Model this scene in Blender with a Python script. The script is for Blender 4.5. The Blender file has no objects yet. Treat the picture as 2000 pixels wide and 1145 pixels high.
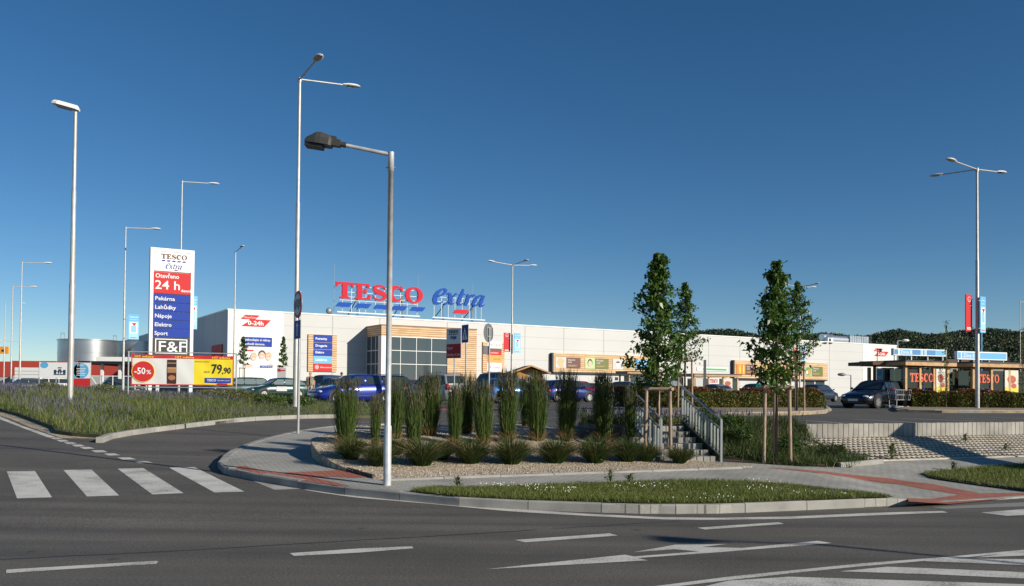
import bpy, bmesh, math, random
import numpy as np
from mathutils import Matrix, Vector
R = math.radians
C = bpy.context.scene.collection
scene = bpy.context.scene
# ---------------------------------------------------------------- camera
FPX, CX, CY, EYE = 1700.0, 1000.0, 726.0, 1.65      # focal length and optical centre in photo pixels (2000 x 1145)
PITCH, ROLL = math.atan(0.0204), 0.009
RM = Matrix.Rotation(math.pi/2 + PITCH, 3, 'X') @ Matrix.Rotation(ROLL, 3, 'Z')
cam = bpy.data.cameras.new('camera'); camo = bpy.data.objects.new('camera', cam); C.objects.link(camo)
cam.sensor_width = 36; cam.lens = 36*FPX/2000
cam.shift_y = (CY - 572.5)/2000
camo.location = (0, 0, EYE); camo.rotation_euler = RM.to_euler()
cam.clip_end = 6000; cam.clip_start = 0.1
scene.camera = camo
# ---------------------------------------------------------------- light
SUN_AZ = R(31); SUN_EL = R(22)
sunv = Vector((math.cos(SUN_AZ)*math.cos(SUN_EL), -math.sin(SUN_AZ)*math.cos(SUN_EL), math.sin(SUN_EL)))
sl = bpy.data.lights.new('sun', 'SUN'); sl.energy = 4.6; sl.angle = R(0.5); sl.color = (1, .92, .78)
so = bpy.data.objects.new('sun', sl); C.objects.link(so)
so.rotation_euler = sunv.to_track_quat('Z', 'Y').to_euler(); so.location = (30, -20, 30)
w = bpy.data.worlds.new('World'); scene.world = w; w.use_nodes = True
nt = w.node_tree; nt.nodes.clear()
sky = nt.nodes.new('ShaderNodeTexSky'); sky.sky_type = 'NISHITA'; sky.sun_disc = False
sky.sun_elevation = SUN_EL; sky.sun_rotation = math.atan2(sunv.x, sunv.y)
sky.altitude = 300; sky.air_density = 0.78; sky.dust_density = 0.0; sky.ozone_density = 3.0
bg = nt.nodes.new('ShaderNodeBackground'); bg.inputs[1].default_value = 0.070
ow = nt.nodes.new('ShaderNodeOutputWorld')
hs = nt.nodes.new('ShaderNodeHueSaturation'); hs.inputs['Hue'].default_value = 0.498; hs.inputs['Saturation'].default_value = 1.22; hs.inputs['Value'].default_value = 1.0
nt.links.new(sky.outputs[0], hs.inputs['Color']); nt.links.new(hs.outputs[0], bg.inputs[0]); nt.links.new(bg.outputs[0], ow.inputs[0])
scene.view_settings.view_transform = 'Standard'; scene.view_settings.look = 'None'
scene.view_settings.exposure = 0.30; scene.view_settings.gamma = 1
# ---------------------------------------------------------------- geometry helpers
UX, UY = 0.921, 0.39                      # main road direction
def st(s, t): return (UX*s - UY*t, UY*s + UX*t)
def tt(x, y): return -UY*x + UX*y
def ssx(x, y): return UX*x + UY*y
KN = [11, 13, 35.5, 37.5]; KV = [0, .035, .82, .85]
def H(x, y): return float(np.interp(tt(x, y), KN, KV))
def sm(a, b, v):
    k = min(1, max(0, (v-a)/(b-a))); return k*k*(3-2*k)
CP = .85
def U(x, y):
    h = H(x, y); return h + (CP-h)*sm(-3, 3, x)
def BED(x, y):
    t = tt(x, y); return H(x, y) + .13 + .36*sm(14, 18.6, t)*sm(-6.2, -3.2, x)
def BANK(x, y):
    t = tt(x, y); h = H(x, y)+.11; f = sm(13.9, 16.7, t)*(1-.75*sm(11.6, 13.9, ssx(x, y))*(1-sm(15.7, 16.8, t))); return h + (CP+.03-h)*f
def VERGE(x, y):
    d = 99
    for (xa, ya), (xb, yb) in zip(VE, VE[1:]):
        k = ((x-xa)*(xb-xa)+(y-ya)*(yb-ya))/((xb-xa)**2+(yb-ya)**2); k = min(1, max(0, k)); d = min(d, math.hypot(x-xa-k*(xb-xa), y-ya-k*(yb-ya)))
    px = 1000+1700*x/max(y, 1)
    return H(x, y) + .11 + .30*sm(0, 5, d)*(1-.55*sm(120, 260, px)-.35*sm(400, 500, px))
VE = [(-52.8, 53.1), (-37.8, 51.1), (-22.2, 34.3), (-17.2, 29.3), (-15.5, 27.4), (-12.2, 23.1), (-10.7, 21.2), (-9.8, 20.8), (-9.6, 21.1), (-9.0, 24.9), (-8.3, 27.5), (-7.1, 29.0), (-5.9, 29.7), (-3.6, 30.5), (-4.4, 34)]
def CPK(x, y): return CP
def ray(px, py):
    v = RM @ Vector(((px-CX)/FPX, -(py-CY)/FPX, -1)); return v
def hit(px, py, hf=H, off=0.0):
    v = ray(px, py); k = 3.0; st_ = .25
    g = lambda k: EYE + v.z*k - hf(v.x*k, v.y*k) - off
    while g(k) > 0 and k < 900: k += st_ if k < 60 else 2
    a, b = k-2, k
    if k < 62: a = k-.26
    for _ in range(30):
        m = (a+b)/2
        if g(m) > 0: a = m
        else: b = m
    return Vector((v.x*b, v.y*b, EYE+v.z*b))
def at(px, py, d):
    v = ray(px, py); k = d/v.y; return Vector((v.x*k, d, EYE+v.z*k))
def gx(px, d): return at(px, 760, d).x
def hits(pts, hf=H, off=0.0): return [tuple(hit(a, b, hf, off)[:2]) for a, b in pts]
# ---------------------------------------------------------------- object helpers
def tag(o, label=None, cat=None, group=None, kind=None):
    if label: o['label'] = label
    if cat: o['category'] = cat
    if group: o['group'] = group
    if kind: o['kind'] = kind
    return o
def thing(name, loc, rz=0, label=None, cat=None, group=None):
    o = bpy.data.objects.new(name, None); C.objects.link(o)
    o.location = loc; o.rotation_euler = (0, 0, rz); o.empty_display_size = .2
    return tag(o, label, cat, group)
def dup(o, parent=None, first=True):
    c = o.copy(); C.objects.link(c)
    if not first: c.parent = parent
    for ch in list(o.children): dup(ch, c, False)
    return c
class MB:
    def __init__(s): s.v = []; s.f = []; s.m = []; s.mats = []; s.cur = 0; s.smooth = []; s.sm = False
    def use(s, m):
        if m not in s.mats: s.mats.append(m)
        s.cur = s.mats.index(m); return s
    def add(s, vs, fs, smooth=None):
        n = len(s.v); s.v += [tuple(p) for p in vs]
        for f in fs: s.f.append([n+i for i in f]); s.m.append(s.cur); s.smooth.append(s.sm if smooth is None else smooth)
        return s
    def box(s, x0, x1, y0, y1, z0, z1, M=None):
        vs = [(x, y, z) for z in (z0, z1) for y in (y0, y1) for x in (x0, x1)]
        if M: vs = [M @ Vector(p) for p in vs]
        return s.add(vs, [(0,2,3,1),(4,5,7,6),(0,1,5,4),(2,6,7,3),(0,4,6,2),(1,3,7,5)], False)
    def bar(s, p0, p1, w, h=None):
        h = h or w; p0 = Vector(p0); p1 = Vector(p1); d = p1-p0; L = d.length
        q = d.to_track_quat('X', 'Z').to_matrix().to_4x4(); q.translation = p0
        return s.box(0, L, -w/2, w/2, -h/2, h/2, q)
    def cyl(s, p0, p1, r0, r1=None, n=12, cap=True):
        r1 = r0 if r1 is None else r1; p0 = Vector(p0); p1 = Vector(p1); d = (p1-p0)
        q = d.to_track_quat('Z', 'Y').to_matrix(); vs = []
        for p, r in ((p0, r0), (p1, r1)):
            for i in range(n):
                a = 2*math.pi*i/n; vs.append(p + q @ Vector((math.cos(a)*r, math.sin(a)*r, 0)))
        s.add(vs, [(i, (i+1)%n, n+(i+1)%n, n+i) for i in range(n)], True)
        if cap: s.add(vs, [tuple(range(n-1, -1, -1)), tuple(range(n, 2*n))], False)
        return s
    def tube(s, pts, rs, n=8):
        pts = [Vector(p) for p in pts]; rings = []
        if not hasattr(rs, '__len__'): rs = [rs]*len(pts)
        for i, p in enumerate(pts):
            d = pts[min(i+1, len(pts)-1)]-pts[max(i-1, 0)]
            q = d.to_track_quat('Z', 'Y').to_matrix()
            rings += [p + q @ Vector((math.cos(2*math.pi*k/n)*rs[i], math.sin(2*math.pi*k/n)*rs[i], 0)) for k in range(n)]
        fs = [(i*n+k, i*n+(k+1)%n, (i+1)*n+(k+1)%n, (i+1)*n+k) for i in range(len(pts)-1) for k in range(n)]
        s.add(rings, fs, True)
        s.add(rings, [tuple(range(n-1, -1, -1)), tuple(range((len(pts)-1)*n, len(pts)*n))], False); return s
    def ball(s, c, r, n=10, m=7):
        if not hasattr(r, '__len__'): r = (r, r, r)
        vs = [(c[0], c[1], c[2]+r[2])]
        for j in range(1, m):
            a = math.pi*j/m
            for i in range(n):
                b = 2*math.pi*i/n; vs.append((c[0]+r[0]*math.sin(a)*math.cos(b), c[1]+r[1]*math.sin(a)*math.sin(b), c[2]+r[2]*math.cos(a)))
        vs.append((c[0], c[1], c[2]-r[2])); fs = [(0, 1+i, 1+(i+1)%n) for i in range(n)]
        for j in range(m-2):
            for i in range(n): fs.append((1+j*n+i, 1+(j+1)*n+i, 1+(j+1)*n+(i+1)%n, 1+j*n+(i+1)%n))
        L = len(vs)-1; o = 1+(m-2)*n; fs += [(L, o+(i+1)%n, o+i) for i in range(n)]
        return s.add(vs, fs, True)
    def poly(s, pts, y0, y1, M=None):
        """polygon in the XZ plane, extruded along y from y0 (front) to y1"""
        n = len(pts); ar = sum(pts[i][0]*pts[(i+1)%n][1]-pts[(i+1)%n][0]*pts[i][1] for i in range(n))
        if ar < 0: pts = pts[::-1]
        vs = [(p[0], y0, p[1]) for p in pts]+[(p[0], y1, p[1]) for p in pts]
        if M: vs = [M @ Vector(p) for p in vs]
        fs = [tuple(range(n)), tuple(range(2*n-1, n-1, -1))]+[(i, n+i, n+(i+1)%n, (i+1)%n) for i in range(n)]
        return s.add(vs, fs, False)
    def plan(s, pts, z0, z1):
        n = len(pts); ar = sum(pts[i][0]*pts[(i+1)%n][1]-pts[(i+1)%n][0]*pts[i][1] for i in range(n))
        if ar < 0: pts = pts[::-1]
        vs = [(p[0], p[1], z0) for p in pts]+[(p[0], p[1], z1) for p in pts]
        fs = [tuple(range(n-1, -1, -1)), tuple(range(n, 2*n))]+[(i, (i+1)%n, n+(i+1)%n, n+i) for i in range(n)]
        return s.add(vs, fs, False)
    def build(s, name, mat=None, parent=None, label=None):
        me = bpy.data.meshes.new(name); me.from_pydata(s.v, [], s.f)
        ms = s.mats or [mat]
        for m in ms: me.materials.append(m)
        me.polygons.foreach_set('material_index', s.m); me.polygons.foreach_set('use_smooth', s.smooth)
        me.update(); o = bpy.data.objects.new(name, me); C.objects.link(o)
        if parent: o.parent = parent
        if label: o['label'] = label
        return o
def fast_mesh(name, verts, faces_n, k, mats, mi=None, parent=None, smooth=False):
    """verts (N*k,3) numpy, k-gon faces in order"""
    me = bpy.data.meshes.new(name); nv = len(verts); nf = nv//k
    me.vertices.add(nv); me.vertices.foreach_set('co', np.asarray(verts, np.float32).ravel())
    me.loops.add(nv); me.loops.foreach_set('vertex_index', np.arange(nv, dtype=np.int32))
    me.polygons.add(nf); me.polygons.foreach_set('loop_start', np.arange(0, nv, k, dtype=np.int32))
    me.polygons.foreach_set('loop_total', np.full(nf, k, np.int32))
    for m in mats: me.materials.append(m)
    if mi is not None: me.polygons.foreach_set('material_index', np.asarray(mi, np.int32))
    me.update(calc_edges=True); me.validate()
    o = bpy.data.objects.new(name, me); C.objects.link(o)
    if parent: o.parent = parent
    return o
def sheet(name, poly, hf, off, m, skirt=0, grid=None, kind='structure', parent=None):
    bm = bmesh.new(); vs = [bm.verts.new((p[0], p[1], 0)) for p in poly]; bm.faces.new(vs)
    bmesh.ops.triangulate(bm, faces=bm.faces[:], ngon_method='BEAUTY')
    def cut(co, no): bmesh.ops.bisect_plane(bm, geom=bm.verts[:]+bm.edges[:]+bm.faces[:], plane_co=co, plane_no=no, dist=1e-5)
    for k in KN: cut(Vector((*st(0, k), 0)), Vector((-UY, UX, 0)))
    if grid:
        xs = [p[0] for p in poly]; ys = [p[1] for p in poly]
        a, b, c, d = max(min(xs), grid[1]), min(max(xs), grid[2]), max(min(ys), grid[3]), min(max(ys), grid[4])
        x = math.floor(a)+.013
        while x < b: cut(Vector((x, 0, 0)), Vector((1, 0, 0))); x += grid[0]
        y = math.floor(c)+.017
        while y < d: cut(Vector((0, y, 0)), Vector((0, 1, 0))); y += grid[0]
    for v in bm.verts: v.co.z = hf(v.co.x, v.co.y)+off
    bm.normal_update()
    for f in bm.faces:
        if f.normal.z < 0: f.normal_flip()
    if skirt:
        be = [e for e in bm.edges if e.is_boundary]
        r = bmesh.ops.extrude_edge_only(bm, edges=be)
        for v in [g for g in r['geom'] if isinstance(g, bmesh.types.BMVert)]: v.co.z -= skirt
        bmesh.ops.recalc_face_normals(bm, faces=bm.faces[:])
    me = bpy.data.meshes.new(name); bm.to_mesh(me); bm.free(); me.materials.append(m)
    o = bpy.data.objects.new(name, me); C.objects.link(o)
    if kind: o['kind'] = kind
    if parent: o.parent = parent
    return o
# ---------------------------------------------------------------- materials
MATS = {}
def mat(name, col, rough=.7, metal=0, var=0, vscale=3, bump=0, bscale=40, coat=0, spec=.5, col2=None, coords='Object', trans=0, detail=6, emit=0):
    if name in MATS: return MATS[name]
    m = bpy.data.materials.new(name); m.use_nodes = True; n = m.node_tree; b = n.nodes['Principled BSDF']; L = n.links
    b.inputs['Base Color'].default_value = (*col, 1); b.inputs['Roughness'].default_value = rough
    b.inputs['Metallic'].default_value = metal; b.inputs['Coat Weight'].default_value = coat
    b.inputs['Specular IOR Level'].default_value = spec
    b.inputs['Coat Roughness'].default_value = .05
    if trans: b.inputs['Transmission Weight'].default_value = trans
    tc = n.nodes.new('ShaderNodeTexCoord')
    if var or col2:
        no = n.nodes.new('ShaderNodeTexNoise'); no.inputs['Scale'].default_value = vscale; no.inputs['Detail'].default_value = detail
        L.new(tc.outputs[coords], no.inputs['Vector'])
        mx = n.nodes.new('ShaderNodeMix'); mx.data_type = 'RGBA'
        c2 = col2 or tuple(c*(1+var) for c in col); c1 = col if col2 else tuple(c*(1-var) for c in col)
        mx.inputs[6].default_value = (*c1, 1); mx.inputs[7].default_value = (*c2, 1)
        mr = n.nodes.new('ShaderNodeMapRange'); mr.inputs[1].default_value = .3; mr.inputs[2].default_value = .7
        L.new(no.outputs['Fac'], mr.inputs[0]); L.new(mr.outputs[0], mx.inputs[0]); L.new(mx.outputs[2], b.inputs['Base Color'])
    if bump:
        n2 = n.nodes.new('ShaderNodeTexNoise'); n2.inputs['Scale'].default_value = bscale; n2.inputs['Detail'].default_value = 4
        L.new(tc.outputs[coords], n2.inputs['Vector']); bp = n.nodes.new('ShaderNodeBump'); bp.inputs['Strength'].default_value = bump
        bp.inputs['Distance'].default_value = .01
        L.new(n2.outputs['Fac'], bp.inputs['Height']); L.new(bp.outputs[0], b.inputs['Normal'])
    MATS[name] = m; return m
def nodes(m): return m.node_tree.nodes, m.node_tree.links, m.node_tree.nodes['Principled BSDF']
def noise(n, L, src, scale, detail=5, rough=.5):
    t = n.new('ShaderNodeTexNoise'); t.inputs['Scale'].default_value = scale; t.inputs['Detail'].default_value = detail; t.inputs['Roughness'].default_value = rough
    L.new(src, t.inputs['Vector']); return t.outputs['Fac']
def ramp(n, L, src, stops):
    r = n.new('ShaderNodeValToRGB'); L.new(src, r.inputs[0]); e = r.color_ramp.elements
    while len(e) < len(stops): e.new(.5)
    for q, (p, c) in zip(e, stops): q.position = p; q.color = (*c, 1) if hasattr(c, '__len__') else (c, c, c, 1)
    return r.outputs[0]
def mixc(n, L, fac, a, b, mode='MIX'):
    x = n.new('ShaderNodeMix'); x.data_type = 'RGBA'; x.blend_type = mode
    if hasattr(fac, 'links'): L.new(fac, x.inputs[0])
    else: x.inputs[0].default_value = fac
    for i, v in ((6, a), (7, b)):
        if hasattr(v, 'links'): L.new(v, x.inputs[i])
        else: x.inputs[i].default_value = (*v, 1)
    return x.outputs[2]
def asphalt(name, base, warm=1.0):
    m = mat(name, (base, base, base), .85, spec=.3); n, L, b = nodes(m); tc = n.new('ShaderNodeTexCoord').outputs['Object']
    big = noise(n, L, tc, .35, 6, .6); fine = noise(n, L, tc, 38, 4, .85); grit = noise(n, L, tc, 110, 2, .8)
    mp = n.new('ShaderNodeMapping'); mp.inputs['Rotation'].default_value = (0, 0, -R(23)); mp.inputs['Scale'].default_value = (.05, .9, 1); L.new(tc, mp.inputs[0])
    streak = noise(n, L, mp.outputs[0], 1.6, 5, .6)
    c = ramp(n, L, big, [(.28, (base*.76*warm, base*.77, base*.67)), (.72, (base*1.14*warm, base*1.15, base*1.0))])
    c = mixc(n, L, .8, c, ramp(n, L, streak, [(.3, .66), (.7, 1.34)]), 'MULTIPLY')
    c = mixc(n, L, .9, c, ramp(n, L, fine, [(.30, .48), (.5, 1.0), (.70, 1.85)]), 'MULTIPLY')
    c = mixc(n, L, .7, c, ramp(n, L, grit, [(.35, .6), (.65, 1.5)]), 'MULTIPLY')
    v = n.new('ShaderNodeTexVoronoi'); v.inputs['Scale'].default_value = .9; L.new(tc, v.inputs['Vector'])   # scattered oil drips
    dd = n.new('ShaderNodeMath'); dd.operation = 'MULTIPLY_ADD'; L.new(noise(n, L, tc, 9, 3), dd.inputs[0]); dd.inputs[1].default_value = .12; L.new(v.outputs['Distance'], dd.inputs[2])
    c = mixc(n, L, ramp(n, L, dd.outputs[0], [(.085, .55), (.12, 0)]), c, (base*.35, base*.33, base*.3))
    L.new(c, b.inputs['Base Color'])
    L.new(ramp(n, L, streak, [(.3, .72), (.7, .92)]), b.inputs['Roughness'])
    bp = n.new('ShaderNodeBump'); bp.inputs['Strength'].default_value = .6; bp.inputs['Distance'].default_value = .01; L.new(fine, bp.inputs['Height']); L.new(bp.outputs[0], b.inputs['Normal'])
    return m
M_ROAD = asphalt('road asphalt', .098, 1.10); M_LOT = asphalt('car park asphalt', .092, 1.09)
def paver(name, c1, c2, mortar, bw, bh, rot=0, spec=.3):
    m = mat(name, c1, .85, spec=spec); n, L, b = nodes(m); tc = n.new('ShaderNodeTexCoord').outputs['Object']
    mp = n.new('ShaderNodeMapping'); mp.inputs['Rotation'].default_value = (0, 0, rot); L.new(tc, mp.inputs[0])
    br = n.new('ShaderNodeTexBrick'); br.inputs['Scale'].default_value = 1; br.inputs['Brick Width'].default_value = bw; br.inputs['Row Height'].default_value = bh
    br.inputs['Mortar Size'].default_value = .006; br.inputs['Color1'].default_value = (*c1, 1); br.inputs['Color2'].default_value = (*c2, 1); br.inputs['Mortar'].default_value = (*mortar, 1)
    L.new(mp.outputs[0], br.inputs['Vector'])
    c = mixc(n, L, .8, br.outputs['Color'], ramp(n, L, noise(n, L, tc, .9, 6, .65), [(.3, .72), (.7, 1.22)]), 'MULTIPLY')
    c = mixc(n, L, .6, c, ramp(n, L, noise(n, L, tc, 45, 3, .7), [(.3, .7), (.7, 1.3)]), 'MULTIPLY')
    L.new(c, b.inputs['Base Color'])
    bp = n.new('ShaderNodeBump'); bp.inputs['Strength'].default_value = .4; bp.inputs['Distance'].default_value = .004; bp.invert = True
    L.new(br.outputs['Fac'], bp.inputs['Height']); L.new(bp.outputs[0], b.inputs['Normal']); return m
M_PAVE = paver('grey paving', (.35, .34, .305), (.40, .385, .345), (.16, .155, .14), .2, .1, -R(23))
M_RED = paver('red tactile paving', (.42, .15, .10), (.36, .125, .085), (.16, .08, .06), .2, .1, R(67))
M_KERB = mat('concrete kerb', (.30, .29, .265), .9, var=.22, vscale=2.2, bump=.3, bscale=60)
def paint(name, v, wear=.45):
    m = mat(name, (v, v, v*.96), .8); n, L, b = nodes(m); tc = n.new('ShaderNodeTexCoord').outputs['Object']
    w_ = noise(n, L, tc, 70, 3, .8); big = noise(n, L, tc, 2.2, 4)
    s = n.new('ShaderNodeMath'); s.operation = 'MULTIPLY_ADD'; L.new(big, s.inputs[0]); s.inputs[1].default_value = .5; L.new(w_, s.inputs[2])
    c = ramp(n, L, s.outputs[0], [(wear, (.17, .16, .15)), (wear+.16, (v, v*.97, v*.88)), (1, (v*1.08, v*1.05, v*.96))])
    L.new(c, b.inputs['Base Color']); return m
M_PAINT = paint('road paint', .60, .585); M_PAINTW = paint('worn road paint', .42, .58); M_BEIGE = paint('faded beige patch', .23, .45)
M_TAR = mat('tar seam', (.018, .018, .018), .6)
def gravel(name, cols, sc):
    m = mat(name, cols[1], .9); n, L, b = nodes(m); tc = n.new('ShaderNodeTexCoord').outputs['Object']
    v = n.new('ShaderNodeTexVoronoi'); v.inputs['Scale'].default_value = sc; L.new(tc, v.inputs['Vector'])
    sp = n.new('ShaderNodeSeparateColor'); L.new(v.outputs['Color'], sp.inputs[0])
    c = ramp(n, L, sp.outputs[0], [(0, cols[0]), (.5, cols[1]), (1, cols[2])])
    c = mixc(n, L, .7, c, ramp(n, L, noise(n, L, tc, 1.3, 4), [(.3, .75), (.7, 1.2)]), 'MULTIPLY')
    L.new(c, b.inputs['Base Color'])
    bp = n.new('ShaderNodeBump'); bp.inputs['Strength'].default_value = .9; bp.inputs['Distance'].default_value = .02; bp.invert = True
    L.new(v.outputs['Distance'], bp.inputs['Height']); L.new(bp.outputs[0], b.inputs['Normal']); return m
M_GRAV = gravel('tan gravel', [(.25, .19, .13), (.40, .32, .225), (.60, .52, .40)], 24)
M_SOIL = mat('dry soil', (.20, .15, .095), .95, col2=(.36, .28, .18), vscale=2.5, bump=.6, bscale=30)
M_GROUND = mat('far ground', (.06, .09, .03), .95, col2=(.14, .13, .06), vscale=.05)
M_LAWN = mat('lawn soil', (.045, .06, .018), .95, col2=(.085, .09, .03), vscale=3)
M_VERG = mat('verge soil', (.05, .065, .02), .95, col2=(.12, .11, .05), vscale=1.5)
def leaf(name, c1, c2, sc=4, rough=.55, tl=.25, isl=(.55, 1.5)):
    m = mat(name, c1, rough, spec=.35); n, L, b = nodes(m); tc = n.new('ShaderNodeTexCoord').outputs['Object']
    c = mixc(n, L, noise(n, L, tc, sc, 4, .7), c1, c2)
    g = n.new('ShaderNodeNewGeometry')
    c = mixc(n, L, .5, c, ramp(n, L, g.outputs['Random Per Island'], [(0, isl[0]), (1, isl[1])]), 'MULTIPLY')
    L.new(c, b.inputs['Base Color'])
    t = n.new('ShaderNodeBsdfTranslucent'); L.new(c, t.inputs[0]); mx = n.new('ShaderNodeMixShader'); mx.inputs[0].default_value = tl
    L.new(b.outputs[0], mx.inputs[1]); L.new(t.outputs[0], mx.inputs[2]); L.new(mx.outputs[0], n['Material Output'].inputs[0]); return m
M_STEEL = mat('galvanised steel', (.40, .41, .42), .42, .35, var=.12, vscale=5)
M_POLE = mat('pole galvanised', (.47, .46, .43), .45, .25, var=.14, vscale=4)
M_FPOLE = mat('front pole zinc', (.50, .51, .52), .4, .15, var=.16, vscale=9)
M_WHITE = mat('white metal', (.78, .78, .76), .45)
M_DGREY = mat('dark lamp housing', (.05, .049, .046), .5, var=.1)
M_LENS = mat('lamp glass', (.35, .36, .36), .15, spec=.6)
M_BLACK = mat('black plastic', (.015, .015, .016), .5)
M_SIGNBACK = mat('sign back grey', (.20, .21, .22), .5, .4)
M_RD = mat('sign red', (.56, .03, .035), .55, spec=.2); M_BL = mat('sign blue', (.015, .05, .33), .55, spec=.2); M_WH = mat('sign white', (.80, .80, .79), .45)
M_LB = mat('sign light blue', (.11, .42, .72), .45); M_YE = mat('sign yellow', (.80, .62, .04), .45); M_OR = mat('sign orange', (.80, .32, .04), .45)
M_BK = mat('sign black', (.02, .02, .022), .45); M_BR = mat('sign brown', (.13, .045, .03), .5); M_OL = mat('sign olive', (.14, .15, .03), .5)
M_SKIN = mat('skin', (.50, .27, .18), .6, var=.05); M_TAN = mat('sign tan', (.42, .33, .18), .5); M_GN = mat('sign green', (.05, .38, .16), .5); M_SKYB = mat('sign pale blue', (.33, .62, .80), .5)
M_GREYP = mat('pale grey print', (.55, .55, .55), .5)
M_WOODPOLE = mat('weathered stake wood', (.33, .24, .17), .85, var=.25, vscale=6, bump=.3)
M_TIMBER = mat('light timber', (.50, .31, .15), .7, var=.22, vscale=5)
M_DTIMBER = mat('dark timber', (.12, .06, .035), .75, var=.2)
def slats(name, c1, c2, gap, h=.12):
    m = mat(name, c1, .75); n, L, b = nodes(m); tc = n.new('ShaderNodeTexCoord').outputs['Object']
    sx = n.new('ShaderNodeSeparateXYZ'); L.new(tc, sx.inputs[0])
    fl = n.new('ShaderNodeMath'); fl.operation = 'DIVIDE'; L.new(sx.outputs[2], fl.inputs[0]); fl.inputs[1].default_value = h
    fr = n.new('ShaderNodeMath'); fr.operation = 'FRACT'; L.new(fl.outputs[0], fr.inputs[0])
    mp = n.new('ShaderNodeMapping'); mp.inputs['Scale'].default_value = (.35, .35, 1/h*.93); L.new(tc, mp.inputs[0])
    c = ramp(n, L, noise(n, L, mp.outputs[0], 1.0, 3, .8), [(.3, c1), (.62, c2)])
    c = mixc(n, L, ramp(n, L, fr.outputs[0], [(.74, 0.0), (.80, 1.0)]), c, gap); L.new(c, b.inputs['Base Color']); return m
M_SLAT = slats('larch slats', (.50, .29, .13), (.74, .54, .33), (.24, .12, .05), .28)
M_SLATS = slats('fine larch slats', (.50, .29, .13), (.74, .54, .33), (.28, .14, .06), .30)
def text(mb, s, x, z, h, y, m, align='LEFT', bold=0, shear=0, width=None, M=None):
    """add text to a MB, in the XZ plane at y, baseline-left at (x,z), cap height ~h"""
    cu = bpy.data.curves.new('t', 'FONT'); cu.body = s; cu.size = h/.70; cu.align_x = align; cu.offset = bold*h*.03; cu.shear = shear
    cu.resolution_u = 2; cu.fill_mode = 'FRONT'
    o = bpy.data.objects.new('t', cu); C.objects.link(o)
    dg = bpy.context.evaluated_depsgraph_get(); me = bpy.data.meshes.new_from_object(o.evaluated_get(dg))
    vs = [v.co.copy() for v in me.vertices]; fs = [list(p.vertices) for p in me.polygons]
    if vs:
        k = 1
        if width:
            a = min(v.x for v in vs); b_ = max(v.x for v in vs); k = width/(b_-a)
        pts = [(x+v.x*k, y, z+v.y) for v in vs]
        if M: pts = [M @ Vector(p) for p in pts]
        mb.use(m); mb.add(pts, fs, False)
    bpy.data.objects.remove(o); bpy.data.curves.remove(cu); bpy.data.meshes.remove(me)
# custom glyph strokes ------------------------------------------------------
def strip(mb, pts, ws, y0, y1, fx, m):
    """variable width ribbon; pts in glyph space, ws = widths"""
    n = len(pts); Lf = []; Rt = []
    for i in range(n):
        a = pts[max(0, i-1)]; b = pts[min(n-1, i+1)]; dx, dz = b[0]-a[0], b[1]-a[1]; l = math.hypot(dx, dz) or 1
        nx, nz = -dz/l*ws[i]/2, dx/l*ws[i]/2
        Lf.append((pts[i][0]+nx, pts[i][1]+nz)); Rt.append((pts[i][0]-nx, pts[i][1]-nz))
    mb.use(m); mb.poly([fx(*p) for p in Lf+Rt[::-1]], y0, y1)
def arc(cx, cz, rx, rz, a0, a1, n=20): return [(cx+rx*math.cos(R(a0+(a1-a0)*i/n)), cz+rz*math.sin(R(a0+(a1-a0)*i/n))) for i in range(n+1)]
def glyphs_tesco(mb, fx, y0, y1, m):
    """T E S C O slab letters, glyph space x 0..5.15, z 0..1"""
    e = (y1-y0)*.02+.001
    mb.use(m)
    T = [(0,1),(0,.70),(.08,.70),(.16,.84),(.36,.87),(.36,.13),(.22,.10),(.22,0),(.80,0),(.80,.10),(.66,.13),(.66,.87),(.86,.84),(.94,.70),(1.02,.70),(1.02,1)]
    mb.poly([fx(*p) for p in T], y0, y1)
    E = [(1.08,1),(1.08,.90),(1.20,.87),(1.20,.13),(1.08,.10),(1.08,0),(1.98,0),(2.0,.32),(1.90,.32),(1.80,.13),(1.50,.11),(1.50,.46),(1.62,.46),(1.68,.36),(1.76,.36),(1.76,.68),(1.68,.68),(1.62,.57),(1.50,.57),(1.50,.89),(1.74,.88),(1.84,.72),(1.93,.72),(1.93,1)]
    mb.poly([fx(*p) for p in E], y0, y1)
    s = [(2.86,.72),(2.80,.86),(2.62,.93),(2.42,.93),(2.26,.84),(2.24,.68),(2.36,.57),(2.56,.50),(2.76,.43),(2.86,.30),(2.80,.14),(2.62,.06),(2.40,.06),(2.20,.15),(2.13,.32)]
    ws = [.05,.08,.12,.14,.20,.26,.30,.30,.28,.24,.20,.14,.12,.08,.05]
    strip(mb, s, ws, y0-e, y1, fx, m)
    c = arc(3.56, .5, .36, .43, 40, 320, 28); wc = [.06+.25*math.sin(math.pi*(i/28))**1.3 for i in range(29)]
    strip(mb, c, wc, y0-e, y1, fx, m)
    mb.use(m); mb.poly([fx(*p) for p in [(3.90,1.0),(3.82,.99),(3.72,.88),(3.86,.66),(3.93,.66)]], y0-2*e, y1)
    n = 32
    for i in range(n):
        a, b = 2*math.pi*i/n, 2*math.pi*(i+1)/n
        o = lambda t: (4.62+.55*math.cos(t), .5+.52*math.sin(t)); q = lambda t: (4.62+.27*math.cos(t), .5+.41*math.sin(t))
        mb.poly([fx(*o(a)), fx(*o(b)), fx(*q(b)), fx(*q(a))], y0, y1)
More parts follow.
